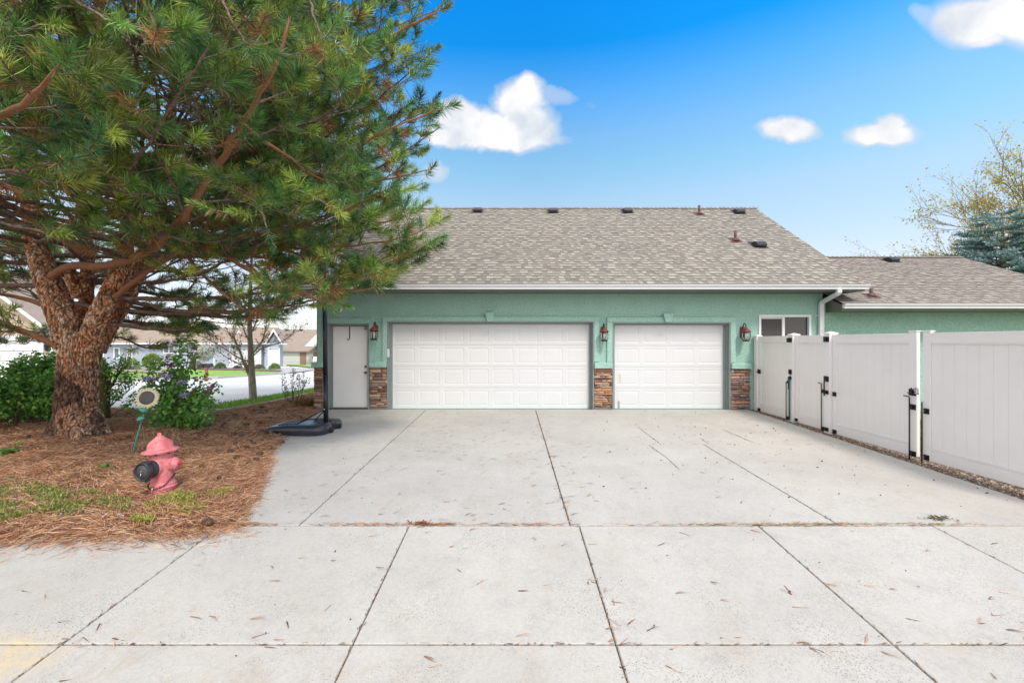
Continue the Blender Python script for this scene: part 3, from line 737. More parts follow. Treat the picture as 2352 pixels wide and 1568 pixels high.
# ---------------- things fixed to the facade
M_lred = mat('lantern_red_metal', (.17, .045, .035), .45, .3, 18)
M_ldark = mat('lantern_bronze', (.055, .028, .025), .4, .3, 14)
gl = bpy.data.materials.new('seeded_glass'); nt2, b2 = nodes(gl); b2.inputs['Base Color'].default_value = (.9, .9, .88, 1)
b2.inputs['Transmission Weight'].default_value = 1; b2.inputs['Roughness'].default_value = .12; b2.inputs['IOR'].default_value = 1.15
M_bulb = mat('frosted_bulb', (.75, .72, .66), .4)
def lantern(x, y, label):
    t = thing('wall_lantern', label, 'lantern', (hx(x), WY - .03, hz(y)), 0, 'lanterns on the garage wall'); t.scale = (1.13, 1.13, 1.13)
    r = random.Random(int(x)); ox = -.0
    mb = MB(); mb.box(-.045, .045, -.012, .03, -.10, .14); mb.box(-.03, .03, -.03, -.012, .02, .10); mb.build('mount_plate', M_lred, t, .008)
    pts = [(0, -.02 , .06)] + [(0, -.085 + .065 * math.cos(a), .13 + .075 * math.sin(a)) for a in np.linspace(-.3, PI, 9)] + [(0, -.15, .10)]
    mb = MB(); mb.tube(pts, .0125, 10); mb.build('arm', M_ldark, t)
    T = Matrix.Translation((0, -.15, 0))
    mb = MB(); mb.lathe([(.012, .125), (.03, .115), (.034, .098), (.05, .092), (.055, .075), (.095, .045), (.102, .035), (.102, .022), (.085, .022), (.085, .03), (.01, .06)], 24, T); mb.build('lantern_roof', M_lred, t)
    mb = MB()
    for k_ in range(4):
        a = PI/4 + k_ * PI/2; c, s = math.cos(a), math.sin(a)
        mb.tube([(c*.085, -.15 + s*.085, .022), (c*.092, -.15 + s*.092, -.04), (c*.085, -.15 + s*.085, -.11), (c*.062, -.15 + s*.062, -.165)], .0065, 6)
    mb.lathe([(.03, -.185), (.066, -.182), (.068, -.16), (.055, -.16), (.05, -.17), (.001, -.17)], 24, T)
    mb.build('cage', M_ldark, t)
    mb = MB(); mb.lathe([(.060, .02), (.076, .01), (.080, -.05), (.070, -.12), (.052, -.158)], 24, T); mb.build('glass', gl, t)
    mb = MB(); mb.lathe([(.012, -.16), (.014, -.11), (.035, -.06), (.03, -.01), (.006, .03)], 16, T); mb.build('bulb', M_bulb, t)
lantern(864.5, 762, 'rust red wall lantern between the entry door and the wide garage door')
lantern(1384.5, 765, 'rust red wall lantern between the wide and the narrow garage door')
lantern(1704, 765, 'rust red wall lantern on the wall between the narrow garage door and the white fence')
t = thing('security_camera', 'small white security camera high on the green wall above the entry door', 'camera', (hx(785), WY - .002, hz(712)))
mb = MB(); mb.lathe([(.03, 0), (.03, .02), (.014, .03), (.014, .06)], 16, Ty); mb.build('bracket', M_white, t)
mb = MB(); mb.box(-.055, .025, -.13, -.05, -.05, .05); mb.build('housing', M_white, t, .014)
mb = MB(); mb.box(-.047, .010, -.136, -.131, -.03, .036); mb.build('lens', mat('black_plastic_gloss', (.01, .01, .012), .2), t, .004)
t = thing('door_hook', 'dark metal over-door hook hanging from the top of the white entry door', 'hook', (hx(799.5), WY + .11, hz(749)))
mb = MB(); mb.box(-.012, .012, -.004, 0, -.30, .03); mb.box(-.012, .012, -.0035, .055, .031, .034)
mb.tube([(0, -.003, -.29), (-.01, -.02, -.325), (-.035, -.03, -.335), (-.055, -.03, -.315)], .011, 8)
mb.build('hook_body', mat('dark_hook_metal', (.08, .06, .05), .5, metal=.6), t)
# ================================================================ white vinyl fence and gates
M_vinyl = mat('white_vinyl_fence', (.88, .835, .81), .42, .03, 1.5, dirt=((.5, .46, .42), 1.6, .62, .12, .35))
M_black = mat('black_hardware', (.015, .015, .016), .4, metal=.3)
M_chrome = mat('bright_steel', (.6, .6, .6), .25, metal=1)
FX = 6.035
def fpost(Y, w_, top, label, zb=None):
    t = thing('fence_post', label, 'fence post', (FX, Y, gz(0, Y) - .05), 0, 'white vinyl posts of the fence')
    h = top - (gz(0, Y) - .05)
    mb = MB(); mb.box(-w_, w_, -w_, w_, 0, h - .045); mb.build('post', M_vinyl, t, .006)
    mb = MB(); e = w_ + .012; mb.box(-e, e, -e, e, h - .044, h - .02)
    mb.add([(-e, -e, h - .019), (e, -e, h - .019), (e, e, h - .019), (-e, e, h - .019), (0, 0, h + .012)], [(0,1,4),(1,2,4),(2,3,4),(3,0,4),(0,3,2,1)])
    mb.build('post_cap', M_vinyl, t, .003); return t
fpost(11.17, .064, 1.84, 'white fence post tight against the brown stone pier of the house')
fpost(9.74, .075, 1.85, 'white capped fence post between the two narrow gates')
fpost(8.62, .078, 1.86, 'white capped fence post between the narrow gate and the wide gate')
def bracket(mb, y, z, w_=.1, h=.07, x=FX - .045):
    mb.box(x - .012, x, y - w_/2, y + w_/2, z - h/2, z + h/2)
    mb.box(x - .03, x - .0125, y - w_*.18, y + w_*.18, z - h*.32, z + h*.32)
    for sy in (-1, 1):
        for sz in (-1, 1):
            mb.lathe([(.011, 0), (.011, .008), (.004, .012)], 8, Matrix.Translation((x - .012, y + sy*w_*.36, z + sz*h*.3)) @ Matrix.Rotation(-PI/2, 4, 'Y'))
def gate(Ya, Yb, label, zt=1.80, zb=-.035, caps=(False, False), hard=(), wf=.11, wn=.11):
    """Ya = far end, Yb = near end along the fence line"""
    t = thing('gate', label, 'gate', (FX, Ya, zb - .05), 0, 'white vinyl gates along the driveway'); oz = -(zb - .05)
    def B(mb, name, m, bev=0):
        mb.v = [(v_[0] - FX, v_[1] - Ya, v_[2] + oz) for v_ in mb.v]; return mb.build(name, m, t, bev)
    for (a, b, cp) in ((Ya, Ya - wf, caps[0]), (Yb + wn, Yb, caps[1])):
        mb = MB(); z1 = zt + (cp or 0); mb.box(FX - .028, FX + .028, b, a, zb, z1)
        if cp:
            y_ = (a + b) / 2; e = (a - b) / 2 + .012
            mb.box(FX - .038, FX + .038, y_ - e, y_ + e, z1 + .001, z1 + .018)
        B(mb, 'stile', M_vinyl, .005)
    y0, y1 = Yb + wn + .001, Ya - wf - .001
    mb = MB(); mb.box(FX - .022, FX + .022, y0, y1, zt - .14, zt); mb.box(FX - .027, FX + .027, y0, y1, zt - .155, zt - .141); mb.box(FX - .025, FX + .025, y0, y1, zt - .02, zt + .004); B(mb, 'top_rail', M_vinyl, .004)
    mb = MB(); mb.box(FX - .022, FX + .022, y0, y1, zb, zb + .16); mb.box(FX - .027, FX + .027, y0, y1, zb + .161, zb + .176); mb.box(FX - .024, FX + .024, y0, y1, zb + .177, zb + .20); B(mb, 'bottom_rail', M_vinyl, .004)
    n = max(3, round((y1 - y0) / .165)); wd = (y1 - y0) / n; mb = MB()
    for i in range(n): mb.box(FX - .013, FX + .013, y0 + i*wd + .0012, y0 + (i+1)*wd - .0012, zb + .2005, zt - .1555)
    B(mb, 'board_panel', M_vinyl, .003)
    for h in hard:
        if h[0] == 'rod':
            _, y, z0, z1, hd = h; mb = MB(); x = FX - .055
            mb.tube([(x, y, z0), (x, y, z1)] + ([(x, y + .012, z1 + .012), (x, y + .10, z1 + .016)] if hd else []), .009, 8); B(mb, 'drop_rod', M_black)
        elif h[0] == 'br':
            mb = MB(); bracket(mb, h[1], h[2], *(h[3:] or ()), x=FX - .0285); B(mb, 'hinge', M_black, .002)
        elif h[0] == 'latch':
            mb = MB(); y, z = h[1], h[2]; bracket(mb, y, z, .12, .10, x=FX - .0285); mb.tube([(FX - .06, y - .13, z - .01), (FX - .06, y + .06, z - .01)], .009, 8)
            mb.tube([(FX - .09, y - .05, z + .0), (FX - .10, y - .06, z + .05), (FX - .10, y - .05, z + .075)], .007, 6)
            B(mb, 'latch', M_black, .002)
    return t
gate(11.10, 9.83, 'narrow white gate nearest the house with a latch beside the stone pier', hard=[('latch', 11.05, .95), ('br', 11.05, .03), ('rod', 9.93, .0, .80, 0), ('br', 9.885, .80, .09, .06), ('br', 9.885, .02), ('br', 9.885, 1.71, .11, .09)], zb=-.01)
gate(9.66, 8.71, 'narrow white gate between the two capped posts', hard=[('br', 9.605, .03, .08, .06), ('rod', 8.80, -.02, .86, 1), ('br', 8.77, .72, .1, .07), ('br', 8.77, 0.0, .1, .08)], zb=-.02)
gate(8.535, 6.76, 'wide white gate with a black drop rod on its near stile', caps=(0, .025), wn=.125,
     hard=[('br', 8.47, .70, .09, .08), ('br', 8.47, .0, .1, .08), ('latch', 6.82, .92), ('rod', 6.85, -.09, .84, 1), ('br', 6.82, .70, .11, .08), ('br', 6.82, 0.0, .115, .08)])
gate(6.655, 4.40, 'wide white gate closest to the sidewalk with a black rod on its far stile', caps=(.02, 0), wf=.12, zb=-.04,
     hard=[('rod', 6.64, -.1, .80, 0), ('br', 6.59, .67, .08, .08), ('br', 6.59, -.0, .08, .08)])
# latches on the fixed posts
for (Y, rows, lab) in ((9.74, ((1.71, .11, .10), (1.03, .1, .1), (.90, .08, .07)), 'black latch set on the post between the narrow gates'), (8.62, ((1.72, .15, .10), (.97, .13, .1), (.72, .12, .07), (.02, .12, .07)), 'black latch set on the post beside the wide gate')):
    t = thing('gate_latch', lab, 'latch', (FX - .08, Y, .9), 0, 'black gate hardware')
    for z, w_, h in rows:
        mb = MB(); bracket(mb, 0, z - .9, w_, h, x=0); mb.build('latch_plate', M_black, t, .002)
    mb = MB(); mb.tube([(-.03, .02, -.25), (-.03, .02, .02)], .012, 8); mb.tube([(-.03, -.05, .06), (-.035, -.03, .12), (-.03, 0, .13)], .008, 6)
    mb.build('latch_bar', M_black, t, .002)
    if Y > 9: 
        mb = MB(); mb.tube([(-.02, .0, -.9), (-.02, .0, .0)], .016, 8); mb.build('cane_bolt', mat('teal_pipe', (.04, .13, .14), .4), t)
t = thing('padlock', 'small bright steel round padlock in the gap between the wide gates', 'padlock', (FX - .07, 6.715, .965))
mb = MB(); mb.tube([(0, .03*math.cos(a), .028*math.sin(a)) for a in np.linspace(0, 2*PI, 13)], .010, 8); mb.build('shackle', M_chrome, t)
mb = MB(); mb.lathe([(.0, -.012), (.026, -.012), (.028, 0), (.026, .012), (.0, .012)], 16, Matrix.Translation((0, 0, -.035)) @ Matrix.Rotation(PI/2, 4, 'Y')); mb.build('lock_body', M_chrome, t)

# ---------------- bark and gravel strip
def scatter_poly(poly, n):
    P_ = np.array(poly); lo, hi = P_.min(0), P_.max(0); out = np.empty((0, 2))
    while len(out) < n:
        q = RN.uniform(lo, hi, (n * 2, 2)); q = q[poly_in(poly, q[:, 0], q[:, 1])]; out = np.concatenate([out, q])
    return out[:n]
def chips(name, poly, n, size, cols, m, zoff=0.0, kind='stuff'):
    q = scatter_poly(poly, n); z = gzv(q[:, 1]) + zoff
    c0 = np.stack([q[:, 0], q[:, 1], z + RN.uniform(-.004, .012, n)], 1)
    th = RN.uniform(0, 2*PI, n); s = size * RN.uniform(.4, 1.5, n); asp = RN.uniform(.35, .9, n)
    ax = np.stack([np.cos(th), np.sin(th), RN.uniform(-.5, .5, n)], 1) * s[:, None]; ay = np.stack([-np.sin(th), np.cos(th), RN.uniform(-.5, .5, n)], 1) * (s * asp)[:, None]
    up = np.stack([RN.uniform(-.3, .3, n), RN.uniform(-.3, .3, n), np.ones(n)], 1) * (s * .35)[:, None]
    V = np.stack([c0 - ax - up*.6, c0 - ay*.9 - up*.5, c0 + ax - up*.4, c0 + ay - up*.5, c0 + ax*.3 + up, c0 - ax*.4 + up*.9], 1)
    T = np.array([[0,1,5],[1,4,5],[1,2,4],[2,3,4],[3,5,4],[3,0,5]])
    TT = (np.arange(n)[:, None, None] * 6 + T).reshape(-1, 3); C = np.array(cols)[RN.integers(0, len(cols), n)] * RN.uniform(.7, 1.2, (n, 1))
    o = np_mesh(name, V.reshape(-1, 3), TT, np.repeat(C, 6, axis=0), m); tag(o, kind=kind); return o
M_chip = mat('wood_and_stone_chips', (1,1,1), .9, attr=True)
o = chips('gravel', [(5.85, 4.5), (6.6, 4.5), (6.5, 11.25), (5.87, 11.25)], 26000, .015, [(.22,.14,.09), (.36,.27,.19), (.13,.085,.06), (.48,.40,.32), (.26,.18,.12), (.10,.07,.05)], M_chip, -.012)

# ================================================================ portable basketball hoop
M_hb = mat('navy_black_plastic', (.03, .034, .045), .30, .3, 12, dirt=((.10, .09, .075), 9, .56, .15, .5))
M_pole = mat('black_pole_paint', (.012, .014, .02), .3, .1, 6)
HX, HY = -3.615, 8.85; HZ = gz(0, HY)
hoop = thing('basketball_hoop', 'black portable basketball hoop with a weighted base at the edge of the needle bed', 'basketball hoop', (HX, HY, HZ))
out = [(-1.04, -.30), (-.98, -.42), (-.62, -.47), (-.2, -.51), (.02, -.50), (.12, -.43), (.17, -.30), (.165, -.13), (.10, -.10), (.10, .10), (.165, .13), (.20, .30), (.14, .43), (.02, .47), (-.25, .46), (-.62, .38), (-.9, .30), (-1.0, .2)]
mb = MB(); n = len(out); vs = []; cx_ = -.4
for z, sc in ((.0, .97), (.055, .985), (.062, 1.0), (.10, 1.0), (.125, .97), (.15, .90), (.158, .80)):
    for (x, y) in out:
        drop = max(0, (-x - .55)) * .10 * (z > .09) ; vs.append((cx_ + (x - cx_) * sc, y * sc, z * 1.15 - drop))
for i in range(6):
    for k_ in range(n): mb.add([], []) 
mb.v = vs; mb.f = [(i*n + k_, i*n + (k_+1) % n, (i+1)*n + (k_+1) % n, (i+1)*n + k_) for i in range(6) for k_ in range(n)] + [tuple(range(6*n, 7*n))]; mb.c = [(1,1,1)] * len(mb.f); mb.m = [True] * (len(mb.f) - 1) + [False]
hbase = mb.build('base', M_hb, hoop, sharp=math.radians(35))
mb = MB()
for i in range(5): mb.box(-.82 + i*.075, -.79 + i*.075, -.22, .28, .157 - .03*max(0, (.27 - i*.075)*1.6), .172 - .03*max(0, (.27 - i*.075)*1.6))
mb.box(-.30, -.02, .18, .24, .156, .172); mb.box(-.30, -.02, -.34, -.28, .156, .172)
for s in (-1, 1): mb.lathe([(.03, 0), (.03, .01), (.012, .016)], 12, Matrix.Translation((-.12, s*.36, .157)))
mb.build('base_ribs', M_hb, hbase, .004)
for y in (-.2, .2):
    mb = MB(); T = Matrix.Translation((.17, y, .05)) @ Matrix.Rotation(PI/2, 4, 'X'); mb.lathe([(.02, -.03), (.05, -.03), (.055, -.02), (.055, .02), (.05, .03), (.02, .03)], 20, T); mb.build('wheel', mat('wheel_rubber', (.02, .02, .02), .7), hoop)
mb = MB(); mb.tube([(0, 0, .04), (-.012, 0, 1.06)], .048, 20); mb.tube([(-.012, 0, 1.055), (-.03, 0, 2.55)], .044, 20); mb.tube([(-.012, 0, 1.045), (-.0125, 0, 1.07)], .051, 20)
mb.build('pole', M_pole, hoop)
mb = MB(); mb.box(-.06, .01, -.02, .02, 2.50, 2.56); mb.tube([(-.03, .03, 2.45), (.18, .04, 2.95)], .016, 8); mb.tube([(-.03, -.03, 2.7), (.18, -.04, 3.3)], .016, 8); mb.tube([(-.03, 0, 2.5), (-.03, 0, 2.72)], .036, 14); mb.build('arm', M_pole, hoop)
mb = MB(); mb.box(.19, .225, -.42, .42, 2.84, 3.48); bb = mb.build('backboard', mat('board_white', (.62, .68, .72), .3, .04, 2), hoop, .006)
mb = MB()
for z in (2.832, 3.47): mb.box(.18, .235, -.43, .43, z, z + .018)
for y in (-.435, .421): mb.box(.181, .234, y, y + .014, 2.851, 3.469)
mb.build('board_frame', M_white, bb, .002)
mb = MB(); mb.tube([(.46 + .225*math.cos(a), .225*math.sin(a), 3.0) for a in np.linspace(0, 2*PI, 25)], .010, 8); mb.box(.226, .25, -.06, .06, 2.95, 3.02); mb.build('rim', mat('rim_red', (.35, .05, .02), .4), hoop)
for y, bx, by, bz in ((-.03, -.50, -.18, .15), (.03, -.30, .16, .155)):
    mb = MB(); mb.tube([(-.02, y, .42), (bx, by, bz)], .0105, 8); mb.build('strut', M_black, hoop)
mb = MB(); mb.lathe([(.012, 0), (.016, .008), (.008, .016)], 10, Matrix.Translation((-.012, -.055, .42)) @ Ty); mb.build('bolt', M_chrome, hoop)

# ================================================================ fire hydrant
M_pink = mat('faded_red_paint', (.60, .135, .145), .5, .12, 7, .25, 50, col2=(.70, .25, .25), dirt=((.14, .05, .04), 30, .60, .03, .9))
M_red = mat('fresh_red_paint', (.50, .02, .025), .45, .1, 10)
M_adp = mat('black_adapter_plastic', (.035, .037, .04), .45, .2, 20)
M_rust = mat('rusty_chain', (.07, .035, .03), .7, .3, 60, metal=.4)
hz0 = gz(0, 5.3) - .005
hyd = thing('fire_hydrant', 'faded pink red fire hydrant leaning in the pine needle bed by the sidewalk', 'fire hydrant', (-4.02, 5.26, hz0)); hyd.scale = (.85, .90, 1.03)
hyd.rotation_euler = (math.radians(-1), math.radians(-5), 0)
mb = MB(); mb.lathe([(.150, -.12), (.150, .125), (.157, .130), (.158, .138), (.150, .143), (.143, .150), (.146, .156), (.148, .17), (.144, .178), (.134, .195), (.131, .25), (.134, .30), (.138, .345), (.139, .40), (.135, .45), (.134, .485), (.140, .50), (.140, .512)], 40)
# nozzle bosses grow out of the barrel
def boss(mb, ang, z, prof, n=28, tilt=0, r0=0):
    T = Matrix.Translation((0, 0, z)) @ Matrix.Rotation(ang, 4, 'Z') @ Matrix.Rotation(PI/2 + tilt, 4, 'Y')
    mb.lathe(prof, n, T); return T
boss(mb, -PI/2, .365, [(.112, .02), (.106, .10), (.098, .132), (.098, .15)])
boss(mb, 0, .375, [(.092, .02), (.080, .12), (.070, .15), (.070, .165)]); boss(mb, PI, .375, [(.092, .02), (.080, .12), (.070, .15), (.070, .165)])
mb.build('barrel', M_pink, hyd)
mb = MB(); mb.lathe([(.150, 0.513), (.200, 0.516), (.206, 0.524), (.206, 0.542), (.198, 0.550), (.152, 0.556), (.146, 0.563), (.144, 0.590), (.137, 0.615), (.119, 0.639), (.090, 0.659), (.072, 0.668), (.070, 0.673), (.052, 0.681), (.048, 0.685), (.046, 0.696), (.028, 0.701), (.001, 0.702)], 40)
mb.build('bonnet', M_pink, hyd)
mb = MB(); mb.lathe([(.026, .698), (.024, .730), (.018, .734), (.001, .734)], 5, smooth=False); mb.build('operating_nut', M_pink, hyd, .002)
mb = MB()
for k_ in range(8):
    a = PI/8 + k_ * PI/4; T = Matrix.Translation((.180*math.cos(a), .180*math.sin(a), 0)) @ Matrix.Rotation(a, 4, 'Z')
    mb.box(-.010, .010, -.022, .022, .543, .5515, T=T)
    mb.lathe([(.014, .500), (.014, .513)], 6, T, smooth=False)
mb.build('flange_slot', mat('dark_slot', (.06, .025, .025), .8), hyd)
mb = MB(); T = boss(mb, 0, .375, [(.074, .166), (.076, .175), (.070, .200), (.052, .215), (.040, .222), (.038, .228)]); c1 = mb.build('nozzle_cap', M_pink, hyd)
mb = MB(); boss(mb, 0, .375, [(.020, .228), (.018, .262), (.001, .264)], 5); mb.build('cap_nut', M_red, c1, .002)
mb = MB(); boss(mb, PI, .375, [(.074, .166), (.076, .175), (.070, .200), (.052, .215), (.020, .222), (.018, .255)]); mb.build('nozzle_cap', M_pink, hyd)
mb = MB(); A = -PI/2
boss(mb, A, .365, [(.090, .10), (.092, .151), (.096, .155), (.096, .18), (.092, .205), (.086, .215), (.092, .22), (.092, .25), (.100, .255), (.104, .27), (.104, .315), (.098, .325), (.086, .325), (.082, .316), (.080, .308), (.001, .308)], 36)
for k_ in range(10):
    a = k_ * 2*PI/10; T = Matrix.Translation((0, 0, .365)) @ Matrix.Rotation(A, 4, 'Z') @ Matrix.Rotation(PI/2, 4, 'Y') @ Matrix.Rotation(a, 4, 'Z')
    mb.box(.095, .106, -.006, .006, .221, .25, T=T)
for a in (.4, 2.5, 4.6):
    T = Matrix.Translation((0, 0, .365)) @ Matrix.Rotation(A, 4, 'Z') @ Matrix.Rotation(PI/2, 4, 'Y') @ Matrix.Rotation(a, 4, 'Z')
    mb.box(.100, .119, -.02, .02, .265, .31, T=T)
adp = mb.build('hose_adapter', M_adp, hyd)
mb = MB(); boss(mb, A, .365, [(.076, .3085), (.074, .314), (.001, .315)], 32); mb.build('adapter_cap', mat('grey_cap', (.07, .066, .066), .6, .1, 30), adp)
mb = MB(); mb.tube([(0, -.319 - .012*math.sin(a), .365 + .014*math.cos(a)) for a in np.linspace(0, 2*PI, 11)], .0028, 6); mb.tube([(0, -.328, .352), (-.012, -.335, .31)], .0045, 6); mb.tube([(-.012, -.335, .31), (-.02, -.333, .25), (-.018, -.328, .18)], .0012, 4); mb.build('cap_wire', M_chrome, adp)
mb = MB(); n = 26
def chp(t): a = -PI*.93 + t * PI*1.05; r = .157 - .02*max(0, t - .6)*2; return Vector((r*math.cos(a), r*math.sin(a), .185 - .045*math.sin(PI*min(1, t*1.3)) + .20*max(0, t - .62)))
for i in range(n):
    t = (i + .5) / n; p = chp(t); d = (chp(t + .02) - p).normalized(); s = p.copy(); s.z = 0; s.normalize(); up = d.cross(s)
    w_ = (s if i % 2 else up)
    mb.tube([p + d * .014*math.cos(a) + w_ * .0075*math.sin(a) for a in np.linspace(0, 2*PI, 9)], .003, 5)
mb.build('chain', M_rust, hyd)
for (a0, z) in ((-.02, .33), (-PI*.42, .12)):
    mb = MB(); c = Vector((.19*math.cos(a0), .17*math.sin(a0) - .06, z)); mb.tube([c + Vector((.0, 0, .05)), c + Vector((-.012, -.01, .02)), c + Vector((0, -.012, -.02)), c + Vector((-.014, -.012, -.045)), c + Vector((-.02, -.01, -.02))], .0026, 6)
    mb.build('snap_hook', M_chrome, hyd)

# ================================================================ sunflower garden stake
M_teal = mat('teal_green_metal', (.10, .40, .30), .5, .15, 14, .2, 60)
M_cream = mat('cream_petal_paint', (.80, .72, .46), .5, .12, 16)
FS = P(342, 913, 6.9); FB = Vector((-5.80, 6.92, gz(0, 6.92)))
t = thing('garden_stake', 'metal sunflower garden stake with cream petals standing by the lilac shrub', 'garden ornament', FB)
c = FS - FB; c.y -= .03
N_ = Vector((.25, -1, .22)).normalized(); ux = N_.cross(Vector((0, 0, 1))).normalized(); uz = ux.cross(N_)
mb = MB(); np_ = 22
for ring, (off, Lp) in enumerate(((0, .175), (.5, .158))):
    for k_ in range(np_):
        a = 2*PI*(k_ + off)/np_; L_ = Lp * R.uniform(.92, 1.05)
        r_ = ux*math.cos(a) + uz*math.sin(a); s_ = -ux*math.sin(a) + uz*math.cos(a); pts = []
        for (tt, wd, ht) in ((.07, .009, .004), (.115, .016, .014), (.15, .012, .012), (1, 0, .0)):
            rr_ = L_ if tt == 1 else tt * L_/.178
            pts.append((c + r_*rr_ + N_*(ht - ring*.008) - s_*wd, c + r_*rr_ + N_*(ht - ring*.008) + s_*wd, c + r_*rr_ + N_*(ht - ring*.008 + .004)))
        vs = [v_ for p_ in pts for v_ in p_]
        fs = []
        for i in range(3): fs += [(3*i, 3*i+3, 3*i+5, 3*i+2), (3*i+2, 3*i+5, 3*i+4, 3*i+1)]
        fs += [(0, 1, 4, 3), (3, 4, 7, 6), (6, 7, 10, 9)]
        mb.add(vs, fs)
mb.build('petals', M_cream, t)
Tf = Matrix.Translation(c) @ Matrix((( ux.x, uz.x, N_.x, 0), (ux.y, uz.y, N_.y, 0), (ux.z, uz.z, N_.z, 0), (0, 0, 0, 1)))
mb = MB(); mb.lathe([(.108, -.012), (.108, .004), (.102, .016), (.07, .026), (.001, .030)], 32, Tf)
for i in range(150):
    r_ = .100 * math.sqrt(i / 150); a = i * 2.39996; q = Tf @ Vector((r_*math.cos(a), r_*math.sin(a), .018 + .011*(1 - (r_/.1)**2))); mb.ball(q, .0055, 6)
mb.build('flower_disc', mat('grey_seed_disc', (.13, .11, .11), .55, .5, 90), t)
mb = MB(); top = c - uz * .10; mb.tube([(0, 0, -.1), top * .35, top * .7, top, c - N_ * .02], [.010, .010, .009, .008, .008], 10); mb.build('stake_rod', M_teal, t)
for (f_, sgn) in ((.90, 1), (.74, -1)):
    p = top * f_; mb = MB(); vs = []; nn = 7
    for i in range(nn):
        a = i / (nn - 1) * PI; wd = .045 * math.sin(a) + .002
        o_ = p + Vector((-.065 + .13*i/(nn-1), -.03 - .02*math.sin(a), .012*sgn*math.cos(a)))
        vs += [o_ + Vector((0, .0, wd)), o_ + Vector((0, -.012, 0)), o_ - Vector((0, .0, wd)), o_ + Vector((0, .012, 0))]
    fs = [(4*i+j, 4*i+4+j, 4*i+4+(j+1) % 4, 4*i+(j+1) % 4) for i in range(nn-1) for j in range(4)]
    mb.sm = True; mb.add(vs, fs); mb.build('leaf', M_teal, t)

# ================================================================ pine needle bed
BED = [(-17, 4.22), (-12, 4.24), (-8, 4.20), (-6.2, 4.28), (-5, 4.20), (-3.9, 4.27), (-3.12, 4.33), (-2.75, 4.5), (-2.85, 4.75), (-2.98, 5.2), (-3.25, 5.9), (-3.55, 6.6), (-3.85, 7.2), (-4.12, 8.05), (-4.45, 9.2), (-4.62, 10.4), (-4.80, 11.15), (-4.92, 11.3), (-4.92, 16.5), (-7.0, 15.6), (-6.78, 12.9), (-6.97, 10.97), (-7.45, 11.02), (-8.1, 11.0), (-9.5, 11.3), (-17, 12.2)]
def mound(X, Y):
    """height of the needle mat above the ground"""
    X = np.asarray(X, float); Y = np.asarray(Y, float); d = np.full(X.shape, 9.)
    n = len(BED)
    for i in range(n):
        ax, ay = BED[i]; bx, by = BED[(i+1) % n]; L2 = (bx-ax)**2 + (by-ay)**2
        t = np.clip(((X-ax)*(bx-ax) + (Y-ay)*(by-ay)) / L2, 0, 1); d = np.minimum(d, np.hypot(X - ax - t*(bx-ax), Y - ay - t*(by-ay)))
    ins = poly_in(BED, X, Y); h = np.where(ins, np.minimum(1, d / .5) ** .7 * .045, 0)
    h = h * (1 + .5*np.sin(X*5.1 + Y*2.3) * np.cos(Y*4.2 - X*1.7)) + np.where(ins, .006, -.05)
    tr = np.exp(-((X + 7.74)**2 + (Y - 8.2)**2) / 1.1) * .07
    return h + tr * ins, ins, d
gx = np.arange(-17, -2.6, .06); gy = np.arange(4.1, 16.6, .06); GXX, GYY = np.meshgrid(gx, gy)
H, INS, D_ = mound(GXX, GYY); Z = gzv(GYY) + H
idx = np.arange(GXX.size).reshape(GXX.shape); keep = INS[:-1, :-1] | INS[1:, 1:] | INS[1:, :-1] | INS[:-1, 1:]
a_, b_, c_, d2 = idx[:-1, :-1][keep], idx[:-1, 1:][keep], idx[1:, 1:][keep], idx[1:, :-1][keep]
V = np.stack([GXX.ravel(), GYY.ravel(), Z.ravel()], 1); TT = np.concatenate([np.stack([a_, b_, c_], 1), np.stack([a_, c_, d2], 1)])
o = np_mesh('mulch_bed', V, TT, np.tile([.2, .1, .05], (len(V), 1)), mat('needle_mat', (.17, .08, .04), .95, .45, 16, 1, 60, col2=(.30, .15, .08)))
structure(o)
M_ndl = mat('dead_needles', (1,1,1), .75, attr=True, spec=.3)
NC = np.array([(.54,.27,.14), (.64,.37,.21), (.42,.19,.09), (.74,.50,.31), (.22,.09,.045), (.13,.06,.035), (.60,.32,.17)])
def fallen(xy, hmin, hmax, wd, tilt=.16, lens=(.09, .17), zf=None):
    n = len(xy); th = RN.uniform(0, 2*PI, n)
    sw = np.sin(xy[:, 0]*1.9 + 3*np.sin(xy[:, 1]*1.3)) * 1.2 + .3; mixm = RN.random(n) < .5; th = np.where(mixm, sw + RN.normal(0, .35, n), th)
    D = unit(np.stack([np.cos(th), np.sin(th), RN.normal(0, tilt, n)], 1)); Ln = RN.uniform(*lens, n)
    z = (zf if zf is not None else gzv(xy[:, 1])) + RN.uniform(hmin, hmax, n)
    B = np.stack([xy[:, 0], xy[:, 1], z], 1) - D * Ln[:, None] * .5; C = NC[RN.integers(0, len(NC), n)] * RN.uniform(.75, 1.2, (n, 1))
    return blades(B, D, Ln, np.full(n, wd) if np.isscalar(wd) else wd, C, .14, face=np.array([0, -.4, 1.]), tipk=.8)
q = scatter_poly([p_ if p_[1] < 12 else p_ for p_ in BED], 110000)
q = q[(q[:, 0] > -1.13*q[:, 1] - .6)][:80000]
near = scatter_poly([(-6.6, 4.2), (-3.9, 4.27), (-2.75, 4.5), (-2.95, 5.2), (-4.1, 8.0), (-9, 8.3), (-8.5, 6.5)], 34000)
q = np.concatenate([q, near]); h, ins, d = mound(q[:, 0], q[:, 1]); zf = gzv(q[:, 1]) + h
V, T, C = fallen(q, 0, .032, .0040, zf=zf, tilt=.22, lens=(.10, .22))
tag(np_mesh('pine_needle_litter', V, T, C, M_ndl), kind='stuff')
